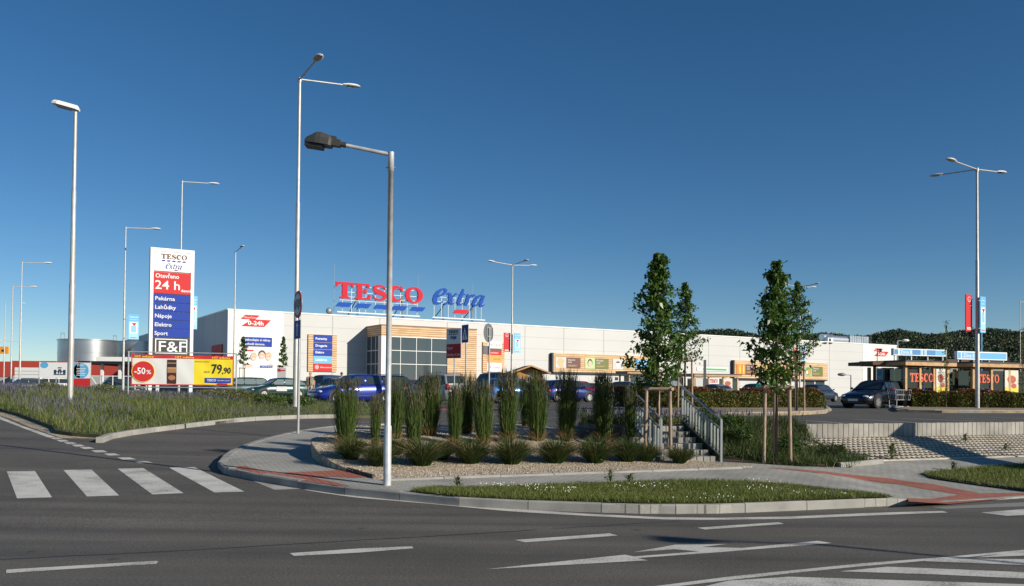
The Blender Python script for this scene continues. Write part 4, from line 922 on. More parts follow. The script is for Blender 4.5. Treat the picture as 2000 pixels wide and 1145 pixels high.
for xx in (-.16, .10): mb.cyl((xx, -.069, zc-.09), (xx, -.061, zc-.09), .045, n=14)
mb.build('truck_symbol', None, o)
za, zb2_ = at(582, 626, ps.y).z-ps.z, at(582, 662, ps.y).z-ps.z
mb = MB(); mb.use(M_SIGNBACK); mb.box(-.26, .26, -.05, -.035, zb2_, za); mb.use(M_BL); mb.box(-.25, .25, -.056, -.0505, zb2_+.01, za-.01); mb.use(M_WH); mb.box(-.028, .028, -.062, -.057, zb2_+.07, za-.14); mb.poly([(-.09, za-.15), (.09, za-.15), (0, za-.05)], -.062, -.057); mb.build('arrow_plate', None, o)
# TESCO extra entry sign
x = gx(887, 40); z = U(x, 40); H_ = lambda py: at(887, py, 40).z-z
o = signpole(x, 40, z, H_(700), 'white over red shop entry sign on a single pole among the tall grasses', -R(46), 'entry_sign')
mb = MB(); hw = .50; za, zb_, zm = H_(642), H_(700), H_(672); mb.use(M_STEEL); mb.box(-hw-.02, hw+.02, -.06, -.03, zb_, za); mb.use(M_WH); mb.box(-hw, hw, -.068, -.0605, zm, za-.02); mb.use(M_RD); mb.box(-hw, hw, -.068, -.0605, zb_+.02, zm-.004); mb.build('panel', None, o)
mb = MB(); logo(mb, -.34, .32, za-.08, .44, -.068, M_BR, M_BL); text(mb, 'Vjezd', -.44, zm-.24, .12, -.072, M_WH, bold=.5); text(mb, 'Otevřeno 0-24h', -.46, zb_+.11, .11, -.072, M_WH, bold=.5, width=.90); mb.build('lettering', None, o)
# pedestrian crossing sign
x = gx(907, 36); z = U(x, 36); H_ = lambda py: at(907, py, 36).z-z
o = signpole(x+.05, 36, z, H_(640), 'blue square pedestrian crossing sign with a white triangle, right behind the shop entry sign', -R(60))
za, zb_ = H_(634.5), H_(669.5); mb = MB(); mb.use(M_SIGNBACK); mb.box(-.30, .30, -.055, -.035, zb_, za); mb.use(M_BL); mb.box(-.285, .285, -.06, -.0555, zb_+.015, za-.015); mb.use(M_WH); mb.poly([(-.22, zb_+.12), (.22, zb_+.12), (0, za-.13)], -.066, -.061); mb.build('plate', None, o)
mb = MB(); mb.use(M_BK); zz = zb_+.14; mb.cyl((.01, -.072, zz+.27), (.01, -.067, zz+.27), .03, n=10); mb.poly([(-.02, zz+.10), (.0, zz+.235), (.04, zz+.235), (.03, zz+.10)], -.072, -.067); mb.poly([(-.02, zz+.10), (-.075, zz), (-.045, zz), (.005, zz+.10)], -.072, -.067); mb.poly([(.0, zz+.10), (.055, zz), (.085, zz), (.03, zz+.10)], -.0735, -.068)
mb.poly([(0, zz+.22), (-.07, zz+.14), (-.055, zz+.13), (0, zz+.19)], -.0735, -.068); mb.build('walker_symbol', None, o)
# sign seen from behind
x = gx(955, 32); z = U(x, 32); H_ = lambda py: at(955, py, 32).z-z
o = signpole(x, 32, z, H_(640), 'round grey back of a road sign rising among the tall grasses', R(242))
mb = MB(); zc = H_(650); mb.cyl((0, -.05, zc), (0, -.035, zc), .35, n=28); mb.box(-.3, -.26, -.034, -.02, zc-.2, zc+.2); mb.build('round_plate', M_SIGNBACK, o)
mb = MB(); mb.box(-.16, .16, -.03, -.01, zc-.16, zc-.12); mb.box(-.16, .16, -.03, -.01, zc+.16, zc+.20); mb.box(-.15, -.12, -.03, -.01, zc-.12, zc+.16); mb.box(.12, .15, -.03, -.01, zc-.12, zc+.16); mb.build('bracket', M_STEEL, o)
mb = MB(); mb.box(-.08, .36, -.06, -.045, H_(693), H_(676)); mb.build('lower_plate', M_SIGNBACK, o)
# ================================================================ BANNERS ON POLES
def banner(px0, px1, py0, py1, d, kind, label):
    x = gx(px0, d); zt_ = at(px0, py0, d).z; zb_ = at(px0, py1, d).z; o = thing('pole_banner', (x, d, zb_), A0, label, 'banner', 'advertising banners on the lamp posts')
    w_ = (gx(px1, d)-x)/e_.x*1.0; h = zt_-zb_; mb = MB(); mb.use(M_RD if kind == 'red' else M_LB); mb.box(0, w_, -.02, .02, 0, h); mb.build('panel', None, o); mb = MB()
    if kind == 'red':
        for (a0, a1) in ((30, 330),): strip(mb, arc(.5*w_, .87*h, .24*w_, .22*w_, a0, a1, 14), [.04*w_]*15, -.03, -.021, lambda a, b: (a, b), M_WH)
        text(mb, 'OP. ITALIA', .26*w_, .835*h, .10*w_, -.035, M_WH, width=.5*w_); mb.use(M_WH); mb.box(.15*w_, .85*w_, -.03, -.021, .05*h, .075*h); mb.box(.72*w_, .82*w_, -.03, -.021, .70*h, .72*h); mb.box(.15*w_, .75*w_, -.03, -.021, .09*h, .11*h)
    else:
        mb.use(M_SKYB); mb.box(.06*w_, .94*w_, -.026, -.021, .02*h, .72*h); mb.use(M_WH); mb.box(.16*w_, .84*w_, -.03, -.0265, .25*h, .68*h); mb.use(mat('banner bottle blue', (.25, .50, .80), .5)); mb.box(.26*w_, .74*w_, -.034, -.0305, .28*h, .56*h); mb.use(M_RD); mb.poly([(.3*w_, .66*h), (.8*w_, .66*h), (.55*w_, .54*h)], -.038, -.0345); mb.box(.2*w_, .8*w_, -.03, -.0265, .06*h, .085*h)
        text(mb, 'Oblékněte', .10*w_, .87*h, .13*w_, -.03, M_WH, bold=.6, width=.8*w_); mb.use(M_WH); mb.box(.12*w_, .80*w_, -.03, -.021, .79*h, .80*h)
    mb.build('print', None, o)
    mb = MB(); 
    for k in (.12, .88): mb.bar((w_ if kind == 'red' else 0, 0, k*h), ((w_+.12) if kind == 'red' else -.12, 0, k*h), .03)
    mb.build('bracket', M_STEEL, o)
banner(1886, 1904, 575, 647, 41.8, 'red', 'red banner on the left side of the triple-armed lamp post at the right')
banner(1914, 1930, 579, 650, 41.8, 'blue', 'blue banner on the right side of the triple-armed lamp post at the right')
banner(983, 995.5, 650, 687, 73.8, 'red', 'small red banner on the lamp post right of the entrance')
banner(1003, 1015.5, 651, 689, 73.8, 'blue', 'small blue banner on the lamp post right of the entrance')
banner(1549, 1559.5, 676, 710, 89.8, 'red', 'tiny red banner on the lamp post behind the tall staked tree at the right')
banner(1565.5, 1575, 675, 709, 89.8, 'blue', 'tiny blue banner on the lamp post behind the tall staked tree at the right')
banner(248, 265, 614, 663, 64.8, 'blue', 'blue banner on the lamp post just left of the totem')
banner(367, 380, 578, 643, 56.5, 'blue', 'blue banner peeking out behind the right edge of the totem')
# blue banner pole behind
x, y, z, h = base(1917, 648, 60); o = thing('banner_pole', (x, y, z), 0, 'slim pale pole standing behind the blue banner at the right', 'pole'); mb = MB(); mb.cyl((0, 0, 0), (0, 0, h), .05); mb.build('pole', M_LB, o)
# small low lamps near the facade
for px, py, dd, lb in ((1662, 733, 150, 'low pale street lamp close to the right part of the white facade'), (1753, 666, 172, 'small lamp on a pole at the far right corner of the supermarket')):
    x, y, z, h = base(px, py, dd); o = thing('street_lamp', (x, y, z), 0, lb, 'street lamp'); mb = MB(); mb.cyl((0, 0, 0), (0, 0, h), .12, n=8); mb.build('pole', M_STEEL, o)
    sg = -1 if px < 1700 else 1; mb = MB(); mb.bar((0, 0, h), (sg*1.3, 0, h+.05), .12); mb.build('arm', M_STEEL, o); mb = MB(); mb.ball((sg*1.6, 0, h+.1), (.75, .35, .28)); mb.build('lamp_shade', M_WHITE if sg > 0 else M_SIGNBACK, o)
# ================================================================ TROLLEY SHELTERS (right)
M_POSTER = mat('poster paper', (.66, .62, .52), .5); M_SGL = mat('shelter glass', (.30, .34, .33), .06, spec=.6)
def glassmat():
    m = mat('clear glass', (.8, .85, .85), .03); n, L, b = nodes(m); g = n.new('ShaderNodeBsdfGlossy'); g.inputs[0].default_value = (.75, .8, .8, 1); g.inputs[1].default_value = .03
    t = n.new('ShaderNodeBsdfTransparent'); t.inputs[0].default_value = (.22, .25, .25, 1); mx = n.new('ShaderNodeMixShader'); mx.inputs[0].default_value = .10
    L.new(t.outputs[0], mx.inputs[1]); L.new(g.outputs[0], mx.inputs[2]); L.new(mx.outputs[0], n['Material Output'].inputs[0]); return m
M_CLEAR = glassmat()
# shelter frame: corner nearest at px 1768; long side runs along e_ direction to the right, short side back to the left
def shelter(pc, L, D, ht, label, nb, posters=(), tesco=(), group='timber trolley shelters', rz=0, name='trolley_shelter', screens=True, slatw=True):
    o = thing(name, pc, rz, label, 'trolley shelter', group)
    mb = MB(); mb.box(-.35, L+.35, -.35, D+.35, ht-.02, ht+.06); mb.use(M_BK); mb.build('roof', mat('bitumen roof', (.06, .055, .05), .8), o)
    mb = MB(); mb.box(-.33, L+.33, -.33, -.25, ht-.21, ht-.022); mb.box(-.33, L+.33, D+.25, D+.33, ht-.21, ht-.022); mb.box(-.33, -.25, -.25, D+.25, ht-.21, ht-.022); mb.box(L+.25, L+.33, -.25, D+.25, ht-.21, ht-.022)
    mb.build('fascia', M_TIMBER, o)
    for i in range(nb+1):
        for yy in (0, D):
            x = L*i/nb; mb = MB(); mb.box(x-.07, x+.07, yy-.07, yy+.07, 0, ht-.27); mb.build('post', M_TIMBER, o)
    mb = MB()
    for i in range(nb):
        x0_, x1_ = L*i/nb+.12, L*(i+1)/nb-.12
        mb.box(x0_, x1_, -.012, .012, .75, ht-.4); 
    mb.box(-.012, .012, .25, D*.55, .75, ht-.4)
    mb.build('glass_pane', M_CLEAR, o)
    if slatw:
        mb = MB()
        for i in range(nb):
            x0_, x1_ = L*i/nb+.1, L*(i+1)/nb-.1; q = x0_
            while q < x1_: mb.box(q, q+.06, -.02, .02, .1, .68); q += .1
        mb.box(.08, L-.08, -.03, .03, .68, .74); mb.build('slat_wall', M_TIMBER, o)
    for i, wp in posters:
        x0_, x1_ = L*i/nb+.14, L*(i+wp)/nb-.1; mb = MB(); mb.use(M_POSTER); mb.box(x0_, x1_, -.06, -.04, .4, ht-.35); mb.use(M_YE); mb.box(x0_+.02, x1_-.02, -.065, -.0605, .55, .55+(ht-.9)*.4); disc(mb, (x0_+x1_)/2, ht-.85, (x1_-x0_)*.32, .22, -.066, mat('poster fruit', (.45, .08, .04), .5), y1=-.061); disc(mb, (x0_+x1_)/2+.15, ht-1.2, (x1_-x0_)*.2, .14, -.067, mat('poster fruit', (0, 0, 0)), y1=-.062)
        mb.use(M_RD); mb.box(x0_, x1_, -.066, -.0605, .4, .52); mb.build('poster', None, o); mb = MB(); text(mb, '29,90', x0_+.1, .75, .2, -.07, M_BK, width=(x1_-x0_)*.6); mb.build('poster_text', None, o)
    for i, wdt in tesco:
        x0_ = L*i/nb+.3; mb = MB(); W_ = wdt; glyphs_tesco(mb, lambda a, b: (x0_+a/5.17*W_, ht-1.05+b*.45), -.03, -.02, mat('window letters red', (.75, .10, .04), .5)); mb.build('lettering', None, o)
        mb = MB(); text(mb, 'extra', x0_+.3, ht-1.5, .25, -.03, M_BL, shear=.3); mb.build('lettering', None, o)
    return o
ds = 45.0
sp = at(1768, 790, ds); sp.z = CP; sA = A0*.18
v = ray(1888, 760); ex = Vector((math.cos(sA), math.sin(sA), 0))
def slen(p, px, ang):
    v = ray(px, 760); ex = Vector((math.cos(ang), math.sin(ang), 0)); k = (p.x*ex.y-p.y*ex.x)/(v.x*ex.y-v.y*ex.x); return (Vector((v.x*k, v.y*k, 0))-Vector((p.x, p.y, 0))).dot(ex)
SL = slen(sp, 1876, sA); hS = at(1768, 706, ds).z-CP
# depth side: goes back-left to px 1702
SD = 2.4
s1 = shelter(sp, SL, SD, hS, 'timber and glass trolley shelter nearest the dark car, red letters on its pane', 3, posters=((2, .9),), tesco=((0, SL*.36*1.55),), rz=sA+R(18), group=None)
p2 = at(1900, 790, 46.5); p2.z = CP; SL2 = slen(p2, 2075, sA)
s2 = shelter(p2, SL2, SD, hS, 'timber and glass trolley shelter cut by the right edge of the picture', 4, posters=((1.62, .95), (3, 1)), tesco=((0, SL2*.30),), rz=sA+R(14), group=None)
# board wall with blue poster at the left end of the first shelter
o = thing('shelter_end_panel', at(1706, 790, 46.2)*1.0, sA, 'glass end screen with a blue poster beside the dark car', 'screen'); o.location.z = CP
mb = MB(); mb.box(0, .12, -.06, .06, 0, hS-.2); mb.build('post', M_DTIMBER, o)
mb = MB(); mb.use(M_SKYB); mb.box(.16, .48, -.02, .0, .9, 2.1); mb.use(M_LB); mb.box(.2, .44, -.026, -.021, 1.7, 2.0); mb.build('poster', None, o)
mb = MB(); mb.box(.5, 1.15, -.02, .02, .7, hS-.3); mb.build('glass_pane', mat('frosted glass', (.25, .30, .28), .3), o)
mb = MB(); mb.box(.1, 1.7, -.02, .02, .62, .70); mb.build('rail', M_WHITE, o)
mb = MB(); mb.box(-.3, 1.5, -.5, 2.2, hS-.17, hS+.02); mb.build('canopy', M_DTIMBER, o)
# Zona B light boxes
def zona(pxa, pxb, pya, pyb, d, blocks, label):
    p = at(pxa, pyb, d); o = thing('zone_sign', p, sA+R(14), label, 'zone sign', 'zone signs on the shelter roofs'); w_ = slen(p, pxb, sA+R(14)); h = at(pxa, pya, d).z-p.z
    mb = MB(); mb.box(0, w_, -.1, .1, 0, h); mb.build('box_frame', M_WH, o); mb = MB(); b = .09*h
    mb.use(M_WH); 
    for u0, u1, m_ in blocks: mb.use(m_); mb.box(u0*w_+b, u1*w_-.0, -.106, -.1005, b*1.4, h-b*1.4)
    mb.build('panel', None, o); mb = MB(); text(mb, 'Zóna B', .115*w_, .28*h, .46*h, -.112, M_WH, bold=.5, width=.22*w_); mb.use(M_BL); mb.build('lettering', None, o)
    for u in (.04, .35, .66, .95): mb = MB(); mb.box(u*w_-.03, u*w_+.03, -.03, .03, -.42, 0); mb.build('leg', M_STEEL, o)
MB_ = mat('zone blue', (.03, .22, .50), .5)
zona(1743, 1846, 680.5, 694, 46.3, [(0, .08, MB_), (.10, .335, M_LB), (.335, .50, MB_), (.50, .54, M_SKYB), (.54, .57, MB_), (.57, .61, M_SKYB), (.61, .79, MB_), (.79, .97, M_LB)], 'blue and white Zóna B sign box with dark blue fields')
zona(1867, 1964, 686, 702, 47.5, [(0, .07, M_LB), (.08, .38, M_LB), (.44, .985, M_LB)], 'plainer pale blue Zóna B sign box behind the banner pole')
# shelters in the middle distance
for pa, pb, dd, pyt, lb, k in ((1226, 1332, 86, 726, 'low timber trolley shelter behind the first staked tree', 0), (1352, 1440, 84, 731, 'low timber trolley shelter with a red and white shop poster, left of the green hatchback', 1)):
    p = at(pa+3, 760, dd); p.z = CP; L_ = slen(p, pb, sA+R(10)); hh = at(pa, pyt, dd).z-CP
    o = shelter(p, L_, 2.4, hh, lb, 3, posters=((1.9, .8),) if k else (), rz=sA+R(10), group=None, slatw=False)
    mb = MB(); mb.use(M_WH); a = L_*(.33 if k else .55); mb.box(a, a+L_*.24, -.07, -.05, .3, hh-.32); 
    if k: logo(mb, a+.15, a+L_*.24-.15, hh-.45, 1.2, -.075, M_RD, M_BL)
    else: disc(mb, a+L_*.10, hh*.6, .35, .35, -.08, M_RD, y1=-.072); disc(mb, a+L_*.10, hh*.6, .2, .2, -.09, M_WH, y1=-.081)
    mb.build('poster', None, o)
    if k:
        mb = MB(); mb.use(M_GREYP); mb.box(.15, .95, -.06, -.045, 0, hh-.3); mb.build('screen', None, o)
x = gx(1372, 84); o = thing('sign_post', (x, 83, CP), 0, 'dark flat upright post between the trolley shelters in the middle distance', 'post'); mb = MB(); mb.box(-.12, .12, -.05, .05, 0, at(1372, 703, 83).z-CP); mb.build('post', mat('dark post', (.10, .10, .11), .6), o)
# ================================================================ KIOSK
d = 92; x = gx(1009, d); kk = thing('wooden_kiosk', (x, d, CP), A0*.35, 'small wooden kiosk with a pitched roof in front of the facade, behind the tall grasses', 'kiosk')
KW = gx(1060, d)-x; hE = at(1010, 727, d).z-CP; hP = at(1040, 716, d).z-CP
M_CABIN = mat('orange cabin wood', (.46, .22, .06), .65, var=.15, vscale=3)
mb = MB(); mb.poly([(0, 0), (KW, 0), (KW, hE), (KW*.5, hP-.15), (0, hE)], 0, 2.6); mb.build('wall', M_CABIN, kk)
mb = MB(); a = .45
for (xa, za, xb, zb) in ((-a-.3, hE-.15, KW*.5, hP), (KW*.5, hP, KW+a+.3, hE-.15)): mb.poly([(xa, za), (xb, zb), (xb, zb+.12), (xa, za+.12)], -.9, 3)
mb.build('roof', mat('brown roof shingle', (.22, .085, .045), .8), kk)
mb = MB()
for (xa, za, xb, zb) in ((-a-.3, hE-.17, KW*.5, hP-.02), (KW*.5, hP-.02, KW+a+.3, hE-.17)): mb.poly([(xa, za), (xb, zb), (xb, zb+.15), (xa, za+.15)], -.96, -.902)
mb.build('bargeboard', M_TIMBER, kk)
mb = MB(); mb.use(M_RD); mb.box(KW*.72, KW*.98, -.08, -.02, hE-.45, hE-.05); mb.build('name_board', None, kk); mb = MB(); mb.box(KW*.4, KW*.56, -.03, -.005, .9, hE-.1); mb.build('window', M_GREYP, kk)
# ================================================================ LEFT BACKGROUND
M_SILO = mat('silo steel', (.50, .53, .54), .32, .85, var=.12, vscale=.25)
def silo(px0, px1, pyt, d, label):
    xa, xb = gx(px0, d), gx(px1, d); r = (xb-xa)/2; zt_ = at((px0+px1)/2, pyt, d).z; o = thing('storage_silo', ((xa+xb)/2, d, .6), 0, label, 'silo', 'steel silos at the left')
    mb = MB(); mb.cyl((0, 0, 0), (0, 0, zt_-.6), r, n=48, cap=True); mb.build('tank', M_SILO, o); mb = MB()
    for k in range(1, 4): mb.cyl((0, 0, (zt_-.6)*k/4-.04), (0, 0, (zt_-.6)*k/4+.04), r+.05, n=48, cap=False)
    mb.cyl((0, 0, zt_-.72), (0, 0, zt_-.56), r+.12, n=48); mb.build('rim', M_SILO, o)
    mb = MB(); 
    for q in (-.72,): 
        for s_ in (0, .6): mb.bar((q*r+s_, -r*.55, zt_-.6), (q*r+s_, -r*.55, zt_+.5), .07)
        mb.bar((q*r, -r*.55, zt_+.5), (q*r+.6, -r*.55, zt_+.5), .07); mb.bar((q*r, -r*.55, zt_+.3), (q*r+.6, -r*.55, zt_+.3), .05)
    mb.build('ladder_cage', M_STEEL, o)
silo(117, 223, 665, 150, 'wide ribbed steel silo behind the race car banner at the left')
silo(218, 330, 669, 162, 'second steel silo, mostly hidden behind the totem and the supermarket wall')
M_REDW = mat('red cladding', (.45, .06, .04), .6); M_GREYW = mat('grey cladding', (.42, .43, .42), .7)
def bbox(px0, px1, py0, d, dep, m_, name, label, cat, z0=.5, rz=0):
    xa, xb = gx(px0, d), gx(px1, d); zt_ = at((px0+px1)/2, py0, d).z; o = thing(name, (xa, d, z0), rz, label, cat)
    return o, xb-xa, zt_-z0, dep
o, w, h, dp = bbox(24, 76, 705, 130, 12, M_REDW, 'industrial_building', 'low building with a red upper band left of the silo', 'building')
mb = MB(); mb.box(0, w+14, 0, dp, 0, h*.55); mb.build('wall', M_GREYW, o); mb = MB(); mb.box(-.1, w+14.1, -.1, dp, h*.55, h); mb.build('fascia', M_REDW, o); mb = MB(); mb.box(w*.1, w*.4, -.1, -.02, 0, h*.4); mb.build('door', M_BLACK, o)
o, w, h, dp = bbox(-60, 25, 706, 138, 12, M_REDW, 'industrial_building', 'second low red building at the very left edge', 'building')
mb = MB(); mb.box(0, w, 0, dp, 0, h*.5); mb.build('wall', M_GREYW, o); mb = MB(); mb.box(-.1, w+.1, -.1, dp, h*.5, h); mb.build('fascia', M_REDW, o); mb = MB(); mb.box(w*.3, w*.5, -.1, -.02, 0, h*.4); mb.build('door', M_BLACK, o)
o, w, h, dp = bbox(-30, 14, 677, 125, 1, M_OR, 'billboard', 'orange board on a post at the very left edge', 'billboard')
zb_ = at(0, 691, 125).z-.5; mb = MB(); mb.box(0, w, 0, .3, zb_, h); mb.use(M_OR); mb.build('panel', mat('orange board', (.75, .17, .03), .5), o); mb = MB(); mb.box(w*.5-.15, w*.5+.15, .05, .25, 0, zb_); mb.build('post', M_STEEL, o); mb = MB(); mb.box(w*.72, w*.86, -.03, -.005, zb_+.3, zb_+.6); mb.build('symbol', M_BK, o)
# white fence / containers
o, w, h, dp = bbox(28, 76, 718, 96, 3, M_GREYP, 'site_container', 'white container with horizontal ribs below the red band at the left', 'container')
mb = MB(); mb.box(0, w, 0, 2.6, 0, h); mb.build('body', M_WHITE, o); mb = MB()
for k in range(1, 8): mb.box(0, w, -.02, -.002, h*k/8-.02, h*k/8+.02)
mb.build('rib', M_JOINT, o)
# race car banner (generic open-wheel car) on fence
d = 78; zg = CP; xa = gx(76, d); o = thing('banner_fence', (xa, d, zg), 0, 'white banner with an open-wheel race car and a blue START disc', 'banner'); w = gx(176, d)-xa; h0 = at(100, 738, d).z-zg; h1 = at(100, 708, d).z-zg
mb = MB(); mb.use(M_WH); mb.box(0, w, -.03, 0, h0, h1); mb.build('panel', None, o)
mb = MB(); hh = h1-h0; mb.use(M_LB); disc(mb, .82*w, h0+.48*hh, .15*w, .5*hh, -.04, M_LB, 26, y1=-.032); mb.box(.68*w, .80*w, -.04, -.032, h0, h0+.98*hh); disc(mb, .10*w, h0+.82*hh, .08*w, .20*hh, -.04, M_LB, y1=-.032); 
cx = .405*w; cz = h0+.42*hh; s = .12*w
mb.use(mat('race car navy', (.02, .05, .09), .5)); mb.poly([(cx-s*.12, cz-s*.45), (cx+s*.12, cz-s*.45), (cx+s*.35, cz-s*.1), (cx+s*.2, cz+s*.35), (cx-s*.2, cz+s*.35), (cx-s*.35, cz-s*.1)], -.045, -.032)
for q in (-1, 1): mb.box(cx+q*s*.75-s*.2, cx+q*s*.75+s*.2, -.045, -.032, cz-s*.4, cz+s*.25); mb.box(min(cx+q*s*.3, cx+q*s*.6), max(cx+q*s*.3, cx+q*s*.6), -.043, -.032, cz-s*.05, cz+s*.05)
mb.box(cx-s*.95, cx+s*.95, -.05, -.046, cz-s*.58, cz-s*.44); mb.box(cx-s*.3, cx+s*.3, -.05, -.046, cz+s*.5, cz+s*.66); mb.use(M_WH); mb.poly([(cx-s*.08, cz-s*.5), (cx+s*.08, cz-s*.5), (cx, cz+s*.1)], -.055, -.051)
text(mb, 'START', .74*w, h0+.76*hh, .14*hh, -.05, M_WH, bold=.6, width=.15*w)
for k in range(5): mb.use(M_WH); mb.box((.73+.01*(k % 2))*w, (.91-.015*(k % 3))*w, -.05, -.041, h0+(.60-.11*k)*hh, h0+(.64-.11*k)*hh)
mb.build('print', None, o); mb = MB()
for k in (0, .33, .66, 1): mb.box(k*w-.04, k*w+.04, .0, .06, 0, h1+.1)
mb.build('post', M_STEEL, o); mb = MB(); mb.use(M_RD); mb.box(.58*w, w, -.02, .0, 0.1, h0-.05); mb.build('lower_board', None, o)
# canopy with white fascia
d = 105; xa = gx(178, d); o = thing('canopy_building', (xa, d, CP), A0*.1, 'open canopy with a white fascia between the START banner and the hoarding', 'canopy'); w = gx(300, d)-xa; h1 = at(200, 697, d).z-CP; h0 = at(200, 705.5, d).z-CP
mb = MB(); mb.box(.5, w, 0, 16, h0, h1); mb.build('fascia', M_WHITE, o); mb = MB(); mb.box(-1.6, w, .05, 16, h0-.35, h0-.002); mb.build('soffit', M_BLACK, o)
for k in (.02, .3, .6, .9): mb = MB(); mb.box(w*k+.5, w*k+.8, 1, 1.3, 0, h0-.35); mb.build('column', M_WHITE, o)
mb = MB(); mb.box(2, w, 12, 12.3, 0, h0-.35); mb.build('back_wall', M_GREYW, o)
# fence rails
o = thing('metal_fence', (gx(176, 80), 80, CP), A0*.15, 'pale metal fence with a slanted brace below the canopy', 'fence'); w = 5.0
for k in range(6): mb = MB(); mb.box(w*k/5-.03, w*k/5+.03, -.03, .03, 0, 1.75); mb.build('post', M_WHITE, o)
mb = MB(); mb.box(0, w, -.02, .02, 1.66, 1.72); mb.box(0, w, -.02, .02, .3, .36); mb.build('rail', M_WHITE, o); mb = MB(); mb.bar((.1, 0, 1.6), (1.1, 0, 0.1), .06); mb.build('brace', M_WHITE, o)
# houses on the far hill
for i, (px, py, dd) in enumerate(((1822, 716, 600), (1856, 717, 560), (1884, 713, 620), (1700, 716, 640), (1965, 712, 600), (1790, 727, 500), (1945, 722, 540))):
    p = at(px, py, dd); o = thing('hillside_house', (p.x, p.y, p.z), i*.3, ['small pale house among trees on the far hill, above the gap between the zone signs', 'small house on the far hill, just left of the second zone sign', 'small pale house on the far hill, above the left half of the second zone sign', 'small house on the far hill, just above the right end of the supermarket roof', 'small house at the right edge of the far hill', 'lowest small house on the far hill, over the left zone sign', 'low house on the far hill near the blue banner'][i], 'house', 'houses on the far hill')
    mb = MB(); mb.box(-6, 6, 0, 8, -6, 2.2); mb.build('wall', mat('house wall', (.30, .27, .22), .8), o); mb = MB(); mb.poly([(-7, 2.2), (7, 2.2), (4, 5), (-4, 5)], -1, 9); mb.build('roof', mat('house roof', (.10, .05, .035), .8), o)
    for q in (-3.5, 0, 3.5): mb = MB(); mb.box(q-.6, q+.6, -.05, 0, -1, .8); mb.build('window', M_BLACK, o)
# ================================================================ CARS
M_CGL = mat('car glass', (.03, .038, .042), .05, spec=.9); M_CGLL = mat('car glass pale', (.16, .20, .20), .06, spec=.9)
M_TYRE = mat('tyre', (.02, .02, .02), .85); M_RIM = mat('alloy rim', (.55, .56, .57), .3, .8); M_HL = mat('headlight glass', (.60, .62, .62), .08, spec=.8); M_TL = mat('tail light red', (.50, .015, .015), .2); M_PLATE = mat('number plate', (.75, .75, .72), .5)
def carpaint(name, col, metal=.35): return mat('paint '+name, col, .28, metal, coat=.9)
SH = {  # L, W, H, hood z front, cowl(x,z), roof front x, roof rear x, rear glass base (x,z), tail z
 'sedan': (4.5, 1.74, 1.44, .68, (.98, .93), .30, -.85, (-1.62, 1.0), .90, 2.6, .82),
 'liftback': (4.57, 1.77, 1.46, .70, (1.02, .94), .32, -.95, (-1.95, 1.0), .94, 2.58, .86),
 'hatch': (3.95, 1.66, 1.43, .72, (.95, .93), .35, -1.30, (-1.78, .98), .86, 2.45, .76),
 'wagon': (4.45, 1.74, 1.55, .74, (1.0, .97), .35, -1.72, (-2.08, 1.02), .92, 2.55, .84),
 'van': (4.05, 1.70, 1.84, .86, (1.15, 1.08), .62, -1.80, (-1.97, 1.10), 1.0, 2.7, .70)}
